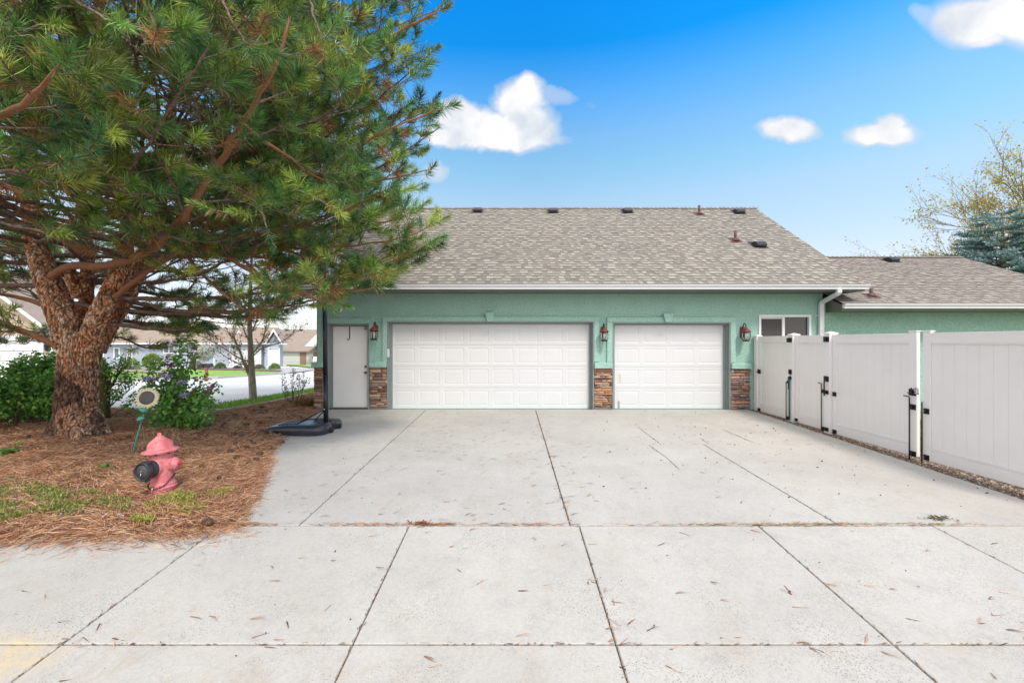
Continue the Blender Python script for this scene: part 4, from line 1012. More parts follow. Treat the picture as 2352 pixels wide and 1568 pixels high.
# needles that strayed over the edge on to the concrete
ed_ = np.array(BED[:17]); seg = RN.integers(0, 16, 9000); t_ = RN.random((9000, 1)); q = ed_[seg] * (1 - t_) + ed_[seg + 1] * t_ + RN.normal(0, .055, (9000, 2))
k2 = RN.random(2500); t2 = RN.random((2500, 1)); seg2 = RN.integers(0, 7, 2500); q2 = ed_[seg2]*(1 - t2) + ed_[seg2+1]*t2 + np.stack([RN.normal(0, .2, 2500), -np.abs(RN.normal(0, .14, 2500))], 1)
q = np.concatenate([q, q2]); q = q[(q[:, 0] > -1.13*q[:, 1] - .6)]
V, T, C = fallen(q, .002, .010, .0032, tilt=.05)
tag(np_mesh('stray_needle_edge', V, T, C, M_ndl), kind='stuff')
# needles scattered over the driveway and sidewalk, in pairs
def pairs(q, sc=1.0):
    n = len(q); th = RN.normal(.15, .5, n); th = np.concatenate([th, th + RN.normal(0, .35, n)]); B0 = np.concatenate([q, q])
    m_ = RN.random(2*n) > .25; th, B0 = th[m_], B0[m_]; n2 = len(B0); D = unit(np.stack([np.cos(th), np.sin(th), np.full(n2, .01)], 1)); Ln = RN.uniform(.05, .13, n2) * sc
    B = np.stack([B0[:, 0], B0[:, 1], gzv(B0[:, 1]) + .005], 1); C = NC[RN.integers(0, len(NC), n2)] * RN.uniform(.5, 1.1, (n2, 1))
    return blades(B, D, Ln, np.full(n2, .0058), C, .15, face=np.array([0, 0, 3.]), tipk=1)
qq = np.concatenate([np.stack([RN.uniform(-4, 1.5, 240), RN.uniform(4.6, 11, 240)], 1), np.stack([RN.normal(-.6, 1.0, 160), RN.normal(8.2, 1.5, 160)], 1), np.stack([RN.uniform(-3, 5.8, 90), RN.uniform(4.6, 10.8, 90)], 1), np.stack([RN.uniform(-5, 4.5, 110), RN.uniform(2.6, 4.5, 110)], 1),
     np.stack([RN.normal(.578, .06, 40), RN.uniform(4.6, 9, 40)], 1), np.stack([RN.normal(.665, .05, 12), RN.uniform(2.6, 3.6, 12)], 1)])
qq = qq[(qq[:, 1] < 11.1)]
V, T, C = pairs(qq); tag(np_mesh('scattered_needles', V, T, C, M_ndl), kind='stuff')
# debris packed in the cross joint
n = 1500; xq = np.concatenate([RN.normal(c, s, k_) for c, s, k_ in ((-2.75, .16, 260), (-1.45, .3, 150), (-.75, .12, 160), (.1, .25, 120), (2.2, .5, 260), (3.1, .35, 250), (-.1, 1.5, 120), (4.2, .3, 120))]); n = len(xq)
q = np.stack([xq, 4.53 + RN.normal(0, .018, n)], 1); th = RN.normal(0, .3, n); D = unit(np.stack([np.cos(th), np.sin(th), RN.normal(.02, .08, n)], 1)); Ln = RN.uniform(.03, .11, n)
B = np.stack([q[:, 0], q[:, 1], gzv(q[:, 1]) + RN.uniform(.0, .010, n)], 1); C = NC[RN.integers(0, len(NC), n)] * RN.uniform(.5, 1., (n, 1)); gsel = (q[:, 0] > 1.5) & (RN.random(n) < .25); C[gsel] = np.array([.12, .2, .05])
V, T, C = blades(B, D, Ln, np.full(n, .003), C, .2, face=np.array([0, -.5, 1.])); tag(np_mesh('joint_debris', V, T, C, M_ndl), kind='stuff')
# dirt and needle bits gathered in the long joints
bits = []
for x in BAYX:
    if -8.5 < x < 8: bits.append(np.stack([x + RN.normal(0, .006, 120), RN.uniform(2.2, 4.5, 120)], 1))
for x, n_ in ((j1, 240), (j2, 500)): bits.append(np.stack([x + RN.normal(0, .008, n_), RN.uniform(4.55, 11.2, n_)], 1))
bits.append(np.stack([j3 + RN.normal(0, .008, 260), RN.uniform(4.55, 7.7, 260)], 1)); bits.append(np.stack([RN.uniform(-4, 5.8, 300), 7.77 + RN.normal(0, .007, 300)], 1)); bits.append(np.stack([RN.uniform(-6, 6, 300), 2.912 + RN.normal(0, .006, 300)], 1))
q = np.concatenate(bits); n = len(q); D = unit(np.stack([RN.normal(0, .25, n), np.ones(n), RN.normal(0, .05, n)], 1)); D[-600:] = D[-600:][:, [1, 0, 2]] * np.array([1, .25, 1]); B = np.stack([q[:, 0], q[:, 1], gzv(q[:, 1]) + RN.uniform(-.004, .004, n)], 1)
C = np.array([(.26,.16,.10), (.14,.10,.07), (.42,.25,.14), (.20,.14,.09)])[RN.integers(0, 4, n)]; V, T, C = blades(B, D, RN.uniform(.01, .05, n), RN.uniform(.003, .008, n), C, .3, face=np.array([0, 0, 2.])); tag(np_mesh('joint_dirt', V, T, C, M_ndl), kind='stuff')
# dark bits on the concrete
o = chips('dark_grit', [(-2.5, 2.2), (5.8, 2.2), (5.8, 11), (-3.4, 11), (-3.4, 8), (-2.3, 5)], 260, .007, [(.03,.03,.03), (.06,.05,.04), (.10,.07,.05)], M_chip, .004)
o = chips('leaf_crumbs', [(1.0, 5.2), (5.8, 5.2), (5.8, 11), (2, 11)], 130, .014, [(.05,.04,.03), (.09,.06,.04)], M_chip, .003)

# ---------------- pine cones
M_cone = mat('pine_cone_scale', (.10, .05, .03), .8, .4, 40, col2=(.24, .13, .08))
def cone_mesh(L_=.07, W_=.05, seed=1):
    r = random.Random(seed); mb = MB(); mb.lathe([(.004, 0), (W_*.25, L_*.2), (W_*.25, L_*.7), (.003, L_)], 8)
    for i in range(58):
        f = (i + .5) / 58; a = i * 2.39996; z = L_ * f; rad = W_ * .5 * math.sin(PI * min(1, .12 + f*.86))**.6 * r.uniform(.9, 1.1)
        T = Matrix.Translation((0, 0, z)) @ Matrix.Rotation(a, 4, 'Z'); up = (.25 + f * .9); s = .0115 * (1.1 - .5*f)
        ex, ez = rad * math.cos(up * .5), rad * math.sin(up * .5) * .6
        vs = [(.004, -s*.4, 0), (.004, s*.4, 0), (ex*.8, s, ez*.8), (ex, s*.5, ez), (ex, -s*.5, ez), (ex*.8, -s, ez*.8), (ex*.85, 0, ez + .005), (ex*.7, 0, ez*.6 - .006)]
        mb.add([T @ Vector(v_) for v_ in vs], [(0,1,2,6),(0,6,5),(2,3,6),(3,4,6),(4,5,6),(0,7,2,1),(0,5,7),(2,7,3),(3,7,4),(4,7,5)])
    return mb
proto = cone_mesh().build('pine_cone', M_cone)
CONE_ME = proto.data
spots = [(500,962),(511,990),(545,962),(563,970),(598,978),(560,1010),(575,1022),(588,1028),(540,1004),(527,1016),(515,985),(600,1000),(620,970),(480,985),(470,1012),(655,940),(668,930),(640,948),(610,950),(585,952),(700,930),(712,938),(590,1052),(583,1062),(566,1075),(572,1038),(604,1018),(535,1048),(550,1058),(495,1046),(388,1137),(395,1128),(62,1020),(290,1018),(300,1026),(505,1113),(690,962),(560,985),(620,1004),(545,1030),(472,1216),(465,1212)]
rc = random.Random(4)
def coneset(o, x, y, label, group=None):
    X, Y = G(x, y); h, ins, d = mound(np.array([X]), np.array([Y])); o.location = (X, Y, gz(X, Y) + max(0, float(h[0])) + .040)
    o.rotation_euler = (PI/2 + rc.uniform(-.3, .3), 0, rc.uniform(0, 6.3)); s = rc.uniform(1.0, 1.6); o.scale = (s, s, s); tag(o, label, 'pine cone', group)
for i, (x, y) in enumerate(spots):
    o = proto if i == 0 else proto.copy()
    if i: COL.objects.link(o)
    coneset(o, x, y, 'dry open pine cone lying on the brown pine needle bed', 'pine cones fallen on the needle bed')
o = proto.copy(); COL.objects.link(o); coneset(o, 648, 1019, 'brown pine cone lying alone on the concrete near the hoop base')
# leaf litter clump and a single dead leaf on the concrete
def leafclump(name, label, X, Y, n, sp, cols, cat='leaf'):
    xy = np.stack([RN.normal(X, sp, n), RN.normal(Y, sp*.35, n)], 1); th = RN.uniform(0, 2*PI, n); D = unit(np.stack([np.cos(th), np.sin(th), RN.uniform(-.1, .7, n)], 1))
    B = np.stack([xy[:, 0] - X, xy[:, 1] - Y, RN.uniform(0, .02, n)], 1); C = np.array(cols)[RN.integers(0, len(cols), n)]
    V, T, C = blades(B, D, RN.uniform(.02, .05, n), RN.uniform(.008, .02, n), C, .4, face=np.array([0, -.6, 1.])); o = np_mesh(name, V, T, C, M_ndl); o.location = (X, Y, gz(X, Y) + .004); tag(o, label, cat); return o
X, Y = G(966, 1204); leafclump('leaf_pile', 'small heap of dead brown leaves on the cross joint of the driveway', X, Y, 60, .05, [(.3,.12,.05), (.4,.2,.1), (.18,.08,.04)], 'leaves')
X, Y = G(1811, 1361); leafclump('dead_leaf', 'single curled brown leaf on the bare sidewalk slab', X, Y, 4, .006, [(.2,.09,.05)])
X, Y = G(2155, 1192); leafclump('seed_head', 'flattened dry green seed head lying on the joint near the gravel', X, Y, 60, .06, [(.16,.15,.07), (.10,.10,.05), (.2,.17,.09)], 'plant debris')
# ================================================================ the pine
def proj(p): return (1176 + p[0] / p[1] * F, 784 - (p[2] - CAMZ) / p[1] * F)
SIL = [(-900,-900),(1010,-900),(1016,20),(992,62),(962,80),(985,130),(1003,180),(965,215),(1012,232),(1030,262),(1012,300),(997,345),(935,365),(965,400),(1004,380),(968,455),(958,480),(1006,508),(1002,560),(968,600),(930,640),(880,668),(820,690),(775,712),(735,712),(700,690),(655,735),(610,750),(560,745),(500,720),(480,765),(420,790),(340,806),(250,806),(240,790),(60,800),(-100,850),(-900,900)]
RP = random.Random(21)
PT = P(178, 870, 8.1)
def cr(pts, step=.12):     # smooth resample, pts: Vector + radius tuples
    out = []; n = len(pts)
    for i in range(n - 1):
        p0, p1, p2, p3 = (pts[max(i-1, 0)], pts[i], pts[i+1], pts[min(i+2, n-1)]); k = max(1, int((p2[0] - p1[0]).length / step))
        for j in range(k):
            t = j / k; t2, t3 = t*t, t*t*t
            v_ = .5 * ((2*p1[0]) + (p2[0]-p0[0])*t + (2*p0[0]-5*p1[0]+4*p2[0]-p3[0])*t2 + (3*p1[0]-p0[0]-3*p2[0]+p3[0])*t3)
            out.append((v_, p1[1] + (p2[1]-p1[1])*t))
    out.append(pts[-1]); return out
def PR(l): return [(P(x, y, Y), r) for x, y, Y, r in l]
trunk_paths = [PR([(174,1045,8.2,.50),(174,1000,8.18,.44),(174,960,8.12,.41),(177,900,8.1,.405),(182,840,8.1,.405),(186,790,8.1,.41),(188,768,8.12,.40)]),
  PR([(165,795,8.1,.33),(152,740,8.0,.32),(133,694,8.0,.29),(102,620,8.05,.235),(82,557,8.2,.20),(72,500,8.3,.18),(66,400,8.5,.16),(60,280,8.7,.14),(58,120,8.9,.11),(60,-80,9,.07)]),
  PR([(193,790,8.4,.2),(195,725,8.5,.15),(201,640,8.7,.13),(198,540,8.9,.12),(180,420,9.1,.11),(160,250,9.2,.09),(150,50,9.3,.06)]),
  PR([(205,800,8.05,.28),(222,742,7.93,.22),(248,682,7.85,.20),(275,625,7.9,.18),(292,540,8.2,.15),(295,420,8.5,.13),(285,300,8.7,.11),(280,180,8.8,.09),(290,0,9,.06)]),
  PR([(215,800,8.3,.26),(248,748,8.4,.21),(285,690,8.5,.185),(314,635,8.7,.165),(345,560,9.0,.14),(372,450,9.2,.12),(392,330,9.4,.10),(400,150,9.6,.07)]),
  PR([(150,960,8.05,.22),(122,1005,7.9,.19),(98,1042,7.75,.10)]), PR([(205,950,8.05,.22),(228,985,7.95,.17),(246,1018,7.9,.10)]), PR([(185,960,8.0,.3),(188,1000,7.82,.24),(190,1035,7.68,.14)]),
  PR([(180,680,7.9,.11),(165,640,7.75,.10),(158,612,7.7,.09)])]
mb = MB()
for p_ in trunk_paths:
    q_ = cr(p_, .1); mb.tube([a for a, b in q_], [b * .71 for a, b in q_], 20)
tmp = mb.build('tmp_trunk', None)
rm = tmp.modifiers.new('r', 'REMESH'); rm.mode = 'VOXEL'; rm.voxel_size = .0145
dg = bpy.context.evaluated_depsgraph_get(); me = bpy.data.meshes.new_from_object(tmp.evaluated_get(dg)); bpy.data.objects.remove(tmp)
nv = len(me.vertices); cv = np.empty(nv * 3, dtype=np.float32); me.vertices.foreach_get('co', cv); cv = cv.reshape(-1, 3); nn = np.empty(nv * 3, dtype=np.float32)
me.vertices.foreach_get('normal', nn); nn = nn.reshape(-1, 3)
hh = np.zeros(nv); colr = np.ones((nv, 3)); TI = np.array([(.58,.22,.09), (.64,.29,.14), (.72,.46,.30), (.38,.14,.06), (.84,.64,.48)])
for i in range(nv):
    x, y, z = cv[i]; w1 = noise.noise_vector(Vector((x*2.2, y*2.2, z*1.1))) * .30
    w2 = noise.noise_vector(Vector((x*9, y*9, z*4))) * .55
    q_ = Vector((x*19, y*19, z*1.7)) + w1 * 10 + w2 * 2.6; d4, pp = noise.voronoi(q_); cr_ = d4[1] - d4[0]
    q5 = Vector((x*42, y*42, z*4.5)) + w2 * 4.5; d5, pp5 = noise.voronoi(q5); c5 = d5[1] - d5[0]
    pl = min(1, cr_ * 1.8); fn = noise.noise(Vector((x*40, y*40, z*15))) ; h_ = pl * .016 + min(1, c5*2.5) * .007 + .012*noise.noise(Vector((x*3, y*3, z*1.5))) + fn * .004
    hh[i] = h_
    k_ = int(abs(noise.noise(pp5[0]*3.1 + Vector((5, 1, 2)))) * 37) % 5; big = noise.noise(Vector((x*2.6, y*2.6, z*1.6 + 7)))
    low = max(0, min(1, (1.5 - z) / 1.1)); c_ = (TI[k_] * .72 + TI[0 if big < .02 else 2] * .28) * (1 + .6*fn)
    if low > 0 and noise.noise(Vector((x*2.1+3, y*2.1, z*1.3))) > .28 - .22*low: c_ = c_ * .22 + np.array([.03, .027, .025])
    elif low > .2: c_ = c_ * .55 + np.array([.30, .22, .18]) * .55 * (.7 + .6*fn)
    if cr_ < .11: c_ = c_ * .22
    elif c5 < .12: c_ = c_ * .52
    colr[i] = np.clip(c_, .01, .8)
cv = cv + nn * hh[:, None].astype(np.float32); me.vertices.foreach_set('co', cv.ravel()); me.update()
ca = me.color_attributes.new('Col', 'FLOAT_COLOR', 'POINT'); cc = np.ones((nv, 4), dtype=np.float32); cc[:, :3] = colr; ca.data.foreach_set('color', cc.ravel())
me.polygons.foreach_set('use_smooth', np.ones(len(me.polygons), dtype=bool))
M_bark = mat('pine_bark', (1,1,1), .9, .35, 30, 1.0, 55, attr=True, stretch=(1, 1, .45), detail=10, spec=.2)
pine = thing('pine_tree', 'big spreading pine with a thick flaking trunk that forks low above the needle bed', 'tree', (PT.x, PT.y, 0))
def reloc(o): o.location = (-PT.x, -PT.y, 0); return o
reloc(link('trunk', me, M_bark, pine))
M_limb = mat('pine_limb_bark', (.48, .20, .085), .85, .6, 40, 1.0, 60, col2=(.22, .14, .10), stretch=(1, 1, 1), detail=8, spec=.2)
M_twig = mat('pine_twig_bark', (.15, .10, .075), .85, .3, 20, .5, 60, col2=(.24, .17, .13), spec=.2)
tufts = []     # (p, d, len, brown, weight)
twig = MB(); limbs_named = []
def in_ok(p, tuft=True):
    if p.y < 1.4 or (p - Vector((0, 0, CAMZ))).length < 2.6: return False
    if p.y > 10.0 and p.x > -5.75 and p.z < EZr + S1 * max(0, p.y - EY) + .35: return False
    if p.z < 1.45: return False
    x, y = proj(p)
    if x < -140 or y < -140: return True
    if not poly_in(SIL, [x], [y])[0]: return False
    if p.y < 8.3 and 62 < x < 335 and y > (592 if x < 250 else 625): return False
    if x < 335 and y > 590 and p.y < 6.5: return False
    if x > 335 and p.y < 4.6 and y > 560: return False
    return True
def clear_trunk(path):
    for p in path:
        if p.y < 7.75:
            x, y = proj(p)
            if 60 < x < 330 and y > 600: return False
    return True
def shoots(path, s0, L_, bare=False, thin=1.0, brown=0):
    """needled side shoots along a twig path"""
    n = len(path); side = RP.choice((-1, 1)); acc_ = 0; nxt = s0
    for i in range(1, n):
        seg_ = (path[i] - path[i-1]).length; acc_ += seg_
        if acc_ > nxt:
            nxt = acc_ + RP.uniform(.15, .27) * thin; t = (path[i] - path[i-1]).normalized(); sd_ = t.cross(Vector((0, 0, 1)));
            if sd_.length < .01: continue
            sd_.normalize(); d = (t * RP.uniform(.5, .9) + sd_ * side * RP.uniform(.5, 1) + Vector((0, 0, RP.uniform(-.1, .55)))).normalized(); side = -side
            l = RP.uniform(.22, .46); e = path[i] + d * l; e.z += .1 * l
            if not in_ok(e): continue
            twig.tube([path[i], path[i] + d*l*.5, e], [.006, .005, .004], 3, cap=False)
            tufts.append((path[i] + d*l*.25, (e - path[i]).normalized(), l * .75, RP.random() < brown))
    e = path[-1]; t = (path[-1] - path[-2]).normalized()
    if in_ok(e): tufts.append((e - t * .16, (t + Vector((0, 0, .15))).normalized(), .30, False))
def side_branches(path, rads, s_from, scale=1.0, dens=1.0, tufty=True):
    L_ = sum((path[i] - path[i-1]).length for i in range(1, len(path))); s = 0; nxt = s_from * L_; side = 1
    for i in range(1, len(path) - 1):
        s += (path[i] - path[i-1]).length
        if s < nxt: continue
        nxt = s + RP.uniform(.17, .32) / dens; t = (path[i+1] - path[i-1]).normalized(); sd_ = t.cross(Vector((0, 0, 1)))
        if sd_.length < .05: continue
        sd_.normalize(); side = -side
        d = (t * RP.uniform(.5, .9) + sd_ * side * RP.uniform(.6, 1) + Vector((0, 0, RP.uniform(-.25, .45)))).normalized()
        lb = min(2.0, (.42 + .30 * (L_ - s)) * RP.uniform(.65, 1.2)) * scale; k = max(3, int(lb / .12)); pp = [path[i]]
        wob = Vector((RP.uniform(-.2, .2), RP.uniform(-.2, .2), 0))
        for j in range(1, k + 1):
            u_ = j / k; pp.append(path[i] + d * lb * u_ + wob * lb * math.sin(u_*3) * .3 + Vector((0, 0, (.16*u_*u_ - .10*u_) * lb)))
        while len(pp) > 2 and not in_ok(pp[-1]): pp.pop()
        if len(pp) < 3 or not clear_trunk(pp): continue
        r_ = min(rads[i] * .5, .012 + .007 * lb); twig.tube(pp, [r_ * (1 - .7 * j / (len(pp) - 1)) for j in range(len(pp))], 5, cap=False)
        shoots(pp, lb * (.30 if lb > .8 else .15), lb, brown=.11)
def limb(pts, s_from=.3, name=None, scale=1.0, dens=1.0):
    q_ = cr(pts, .14); path = [a + Vector((RP.gauss(0, .008), RP.gauss(0, .008), RP.gauss(0, .008))) for a, b in q_]; rads = [b * .72 for a, b in q_]
    cut = len(path)
    while cut > 3 and not in_ok(path[cut - 1]): cut -= 1
    path, rads = path[:cut], rads[:cut]
    if len(path) < 4: return
    if not name and not clear_trunk(path): return
    if name:
        mb = MB(); mb.tube(path, rads, 12, jit=.10); reloc(mb.build('limb', M_limb, pine))
    else: twig.tube(path, rads, 7, cap=False, jit=.08)
    side_branches(path, rads, s_from, scale, dens)
    e = path[-1]; t = (path[-1] - path[-3]).normalized()
    if in_ok(e): tufts.append((e - t*.1, t, .32, False))
named = [
  [(112,640,8.0,.085),(160,612,7.6,.085),(242,610,7.3,.085),(332,580,6.6,.078),(410,518,6.0,.07),(440,468,5.75,.062),(500,378,5.4,.052),(560,282,5.1,.045),(600,215,4.9,.036),(640,130,4.7,.028),(665,40,4.6,.018)],
  [(188,578,7.6,.085),(109,526,7.2,.075),(60,495,6.9,.07),(0,462,6.5,.065),(-120,420,5.9,.05),(-260,380,5.4,.03)],
  [(150,800,8.05,.09),(78,772,7.9,.075),(30,752,7.8,.07),(0,739,7.7,.065),(-150,700,7.3,.05),(-330,640,7,.03)],
  [(104,700,8.3,.06),(50,685,8.4,.05),(0,674,8.5,.045),(-150,650,8.8,.03)],
  [(66,420,8.4,.09),(-150,420,6.4,.075),(-120,330,4.6,.055),(0,266,4.05,.042),(50,238,3.95,.036),(100,204,3.85,.028),(140,150,3.7,.018)],
  [(310,640,8.6,.08),(383,588,7.9,.065),(417,570,7.6,.06),(480,556,7.2,.05),(560,540,6.9,.04),(680,520,6.6,.03),(800,480,6.4,.02),(880,440,6.3,.014)],
  [(250,690,7.9,.07),(400,585,7.2,.045),(480,575,6.9,.04),(574,621,6.5,.034),(622,652,6.3,.03),(663,669,6.2,.024),(700,672,6.1,.02),(740,695,6.0,.014)],
  [(410,560,7.0,.04),(462,628,6.7,.03),(526,686,6.5,.022),(560,712,6.4,.014)],
  [(560,285,5.15,.035),(600,320,5.3,.028),(639,342,5.5,.025),(697,390,5.8,.022),(740,412,6.0,.018),(800,420,6.2,.012)],
  [(295,470,8.4,.10),(420,420,8.0,.08),(560,360,7.6,.07),(640,300,7.4,.06),(720,220,7.2,.055),(792,164,7.1,.05),(837,133,7.05,.042),(895,89,7.0,.035),(939,61,7.0,.028),(1005,30,7.0,.016)],
  [(345,560,9.0,.08),(480,500,8.4,.06),(600,450,7.8,.05),(727,407,7.2,.04),(775,369,7.0,.035),(820,340,6.9,.03),(878,304,6.8,.022),(960,270,6.8,.014),(1015,250,6.8,.01)],
  [(372,450,9.2,.09),(520,330,8.2,.06),(600,250,7.4,.05),(620,150,6.6,.04),(640,40,6.0,.03),(650,-80,5.6,.02)],
  [(330,590,8.8,.07),(520,560,8.2,.05),(680,560,7.6,.04),(800,590,7.2,.03),(900,600,7.0,.02),(985,575,6.9,.012)],
  [(600,560,7.2,.03),(720,570,7.0,.026),(840,560,6.9,.02),(930,545,6.9,.014),(1000,515,6.9,.009)],
  [(640,520,7.4,.03),(760,520,7.2,.024),(880,510,7.1,.018),(960,480,7.1,.010)],
  [(600,600,6.9,.03),(720,650,6.6,.024),(800,668,6.5,.018),(860,660,6.5,.010)],
  [(620,560,7.1,.03),(740,600,6.8,.024),(860,610,6.7,.018),(985,560,6.7,.009)],
  [(560,600,6.8,.03),(640,660,6.5,.022),(700,680,6.3,.016),(770,700,6.2,.009)],
  [(600,470,7.6,.03),(760,430,7.4,.024),(900,410,7.3,.018),(1000,385,7.3,.009)],
  [(520,572,7.1,.035),(640,600,6.9,.03),(740,640,6.7,.022),(830,640,6.6,.016),(900,625,6.6,.01)],
]
named += [  # boughs reaching out towards the camera, upper left
  [(-300,60,5.2,.04),(-80,60,4.4,.03),(60,70,4.0,.022),(110,50,3.8,.012)], [(-250,-120,5.0,.04),(60,-60,4.3,.03),(200,20,3.9,.02),(262,52,3.7,.012)],
  [(120,-300,5.4,.04),(240,-120,4.7,.03),(330,10,4.2,.02),(372,70,4.0,.012)], [(60,330,5.8,.04),(150,300,5.0,.03),(200,270,4.6,.02),(252,300,4.3,.012)],
  [(100,430,6.4,.04),(200,430,5.6,.03),(280,440,5.1,.02),(322,455,4.9,.012)], [(-200,420,5.0,.04),(-60,400,4.5,.03),(60,390,4.2,.02),(130,372,4.0,.012)],
  [(420,-300,5.6,.04),(480,-100,4.9,.03),(520,20,4.5,.02),(560,95,4.3,.012)], [(250,480,7.0,.04),(330,520,6.2,.03),(400,545,5.7,.02),(440,560,5.5,.012)],
  [(-260,480,5.8,.04),(-100,500,5.2,.03),(40,520,5.0,.02),(120,535,4.9,.012)], [(540,330,6.4,.04),(450,250,5.6,.03),(400,210,5.1,.02),(380,170,4.8,.012)],
  [(640,300,6.2,.035),(720,280,5.6,.025),(780,240,5.3,.018),(800,200,5.2,.01)], [(600,-250,6.0,.04),(680,-100,5.5,.03),(720,30,5.2,.02),(745,110,5.1,.012)],
  [(560,420,6.4,.035),(640,430,5.9,.025),(720,450,5.6,.018),(760,480,5.5,.01)], [(460,400,6.2,.035),(560,440,5.6,.025),(600,490,5.3,.018),(620,540,5.2,.01)]]
for i, l in enumerate(named): limb(PR(l), .22 if i not in (1, 2) else .12, name=i < 20, scale=.9, dens=1.15)
# the rest of the crown: whorled limbs off the stems
stems = [cr(p_, .3) for p_ in trunk_paths[1:5]]
def stem_at(k, z):
    st = stems[k]; b = min(st, key=lambda q_: abs(q_[0].z - z)); return b[0].copy(), b[1]
cnt = 0
for i in range(330):
    k = RP.randrange(4); z = 2.1 + 7.2 * RP.random() ** 1.15; az = RP.uniform(0, 2*PI); dx, dy_ = math.cos(az), math.sin(az)
    vis = dx * .75 - dy_ * .65          # towards the driveway and the camera
    if vis < -.25 and RP.random() < .8: continue
    if z < 3.3 and RP.random() < .6: continue
    p0, r_ = stem_at(k, z)
    Rz = 6.5 - max(0, z - 6) * .5 - (.8 if z < 2.6 else 0); c0 = Vector((PT.x, PT.y, 0)); d0 = Vector((dx, dy_, 0))
    Lh = max(1.5, Rz * RP.uniform(.82, 1.05) - (p0 - c0).dot(d0)); rise = RP.uniform(.02, .38) if z > 3 else RP.uniform(-.06, .22)
    pts = []; bend = RP.uniform(-.6, .6); pd = Vector((-dy_, dx, 0))
    for u_ in (0, .25, .5, .75, 1): pts.append((p0 + d0 * Lh * u_ + pd * bend * math.sin(u_*2.2) + Vector((0, 0, rise * Lh * u_ * .8 - .45*math.sin(u_*PI)*(.6) + .5*u_*u_)), max(.008, min(.06, r_*.5) * (1 - .85*u_))))
    limb(pts, .30, dens=.85); cnt += 1
# low thin background boughs behind the trunk
for (x0, y0, x1, y1, Y0_, Y1_) in ((250,700,470,720,8.6,10.0),(240,740,430,770,8.6,9.8),(250,770,420,790,8.6,10.4),(280,690,520,650,8.8,10.2),(130,720,20,640,8.5,9.8),(120,700,-40,600,8.5,10.5),(140,760,20,790,8.5,10.6),(300,660,560,600,8.9,10.0),(310,640,460,740,9,11.5),(110,640,-60,560,8.6,9.5),(300,650,640,705,8.9,9.6),(320,700,480,768,9.0,10.4),(200,700,40,560,8.8,10.4)):
    sg = RP.uniform(-45, 25); pts = [(P(x0 + (x1-x0)*u_ + RP.uniform(-12, 12), y0 + (y1-y0)*u_ + sg*math.sin(u_*PI) + RP.uniform(-10, 10), Y0_ + (Y1_-Y0_)*u_), .032*(1 - .8*u_)) for u_ in (0, .25, .5, .75, 1)]
    limb(pts, .2, scale=.8, dens=1.5)
print('limbs', cnt, 'tufts', len(tufts))
reloc(twig.build('branches', M_twig, pine))
# needles
tufts = [t for t in tufts if not (t[0].y > 8.8 and t[0].x > -6 and RP.random() < .5)]
tufts = [t for t in tufts if noise.noise(t[0] * .95 + Vector((4, 9, 2))) > -.20 or RP.random() < .15]
TP = np.array([t[0] for t in tufts]); TD = unit(np.array([t[1] for t in tufts])); TLn = np.array([t[2] for t in tufts]); TB = np.array([t[3] for t in tufts])
dist = np.linalg.norm(TP - np.array([0, 0, CAMZ]), axis=1); px = 1176 + TP[:, 0]/TP[:, 1]*F; py = 784 - (TP[:, 2] - CAMZ)/TP[:, 1]*F
inf = (px > -260) & (px < 2400) & (py > -260); rnd = RN.random(len(tufts)); keep = inf | (rnd < .12)
print('in frame', inf.sum(), 'kept', keep.sum())
base_n = 135
parts = []
greens = np.array([(.15,.31,.075), (.21,.37,.08), (.34,.46,.085), (.09,.22,.08), (.44,.52,.10), (.12,.25,.06)])
cl = RN.integers(0, 6, len(tufts)); bri = RN.uniform(.45, 1.25, len(tufts))
tsz = RN.uniform(.68, 1.18, len(tufts))
lowness = np.clip((520 - py) / 500, 0, 1)      # older, sparser foliage low down in the crown
nper = np.where(inf, np.clip(base_n * (6.5 / dist) ** .45, 85, 185), 38).astype(int); nper[~keep] = 0
low_thin = (TP[:, 1] > 8.6) & (TP[:, 2] < 3.3); nper[low_thin] = (nper[low_thin] * .75).astype(int)
ti = np.repeat(np.arange(len(tufts)), nper); n = len(ti); print('needles', n)
u_ = RN.random(n) ** .8; d = TD[ti]; rv = RN.normal(size=(n, 3)); rad = unit(rv - d * (rv * d).sum(1, keepdims=True)); phi = (1 - u_) * .80 + .45 + RN.normal(0, .18, n)
nd = unit(d * np.cos(phi)[:, None] + rad * np.sin(phi)[:, None] + np.array([0, 0, -.05]))
Bp = TP[ti] + d * (TLn[ti] * u_)[:, None]; ln_ = tsz[ti] * RN.uniform(.125, .20, n) * np.where(u_ > .9, .8, 1); wd = np.where(inf[ti], .0019 + .00055 * dist[ti], .007)
C = greens[cl[ti]] * bri[ti][:, None] * RN.uniform(.5, 1.6, (n, 1)) * (1 - .10*(TP[ti][:, 2] < 3.2))[:, None]
old = (TB[ti] & (u_ < .75)) | (RN.random(n) < np.where(u_ < .3, .09, .01)) | ((TP[ti][:, 2] < 3.4) & (RN.random(n) < .09) & (u_ < .6))
C[old] = np.array([.46, .22, .09]) * RN.uniform(.6, 1.3, (old.sum(), 1)); nd[old] = unit(nd[old] + np.array([0, 0, -.45]))
V, T, Cc = blades(Bp, nd, ln_, wd, C, .10)
M_needle = mat('pine_needles', (1,1,1), .42, attr=True, spec=.5)
ntn, bn = nodes(M_needle)
tr = ntn.nodes.new('ShaderNodeBsdfTranslucent'); mxs = ntn.nodes.new('ShaderNodeMixShader'); mxs.inputs[0].default_value = .14
vcn = ntn.nodes.new('ShaderNodeVertexColor'); vcn.layer_name = 'Col'; ntn.links.new(vcn.outputs[0], tr.inputs[0])
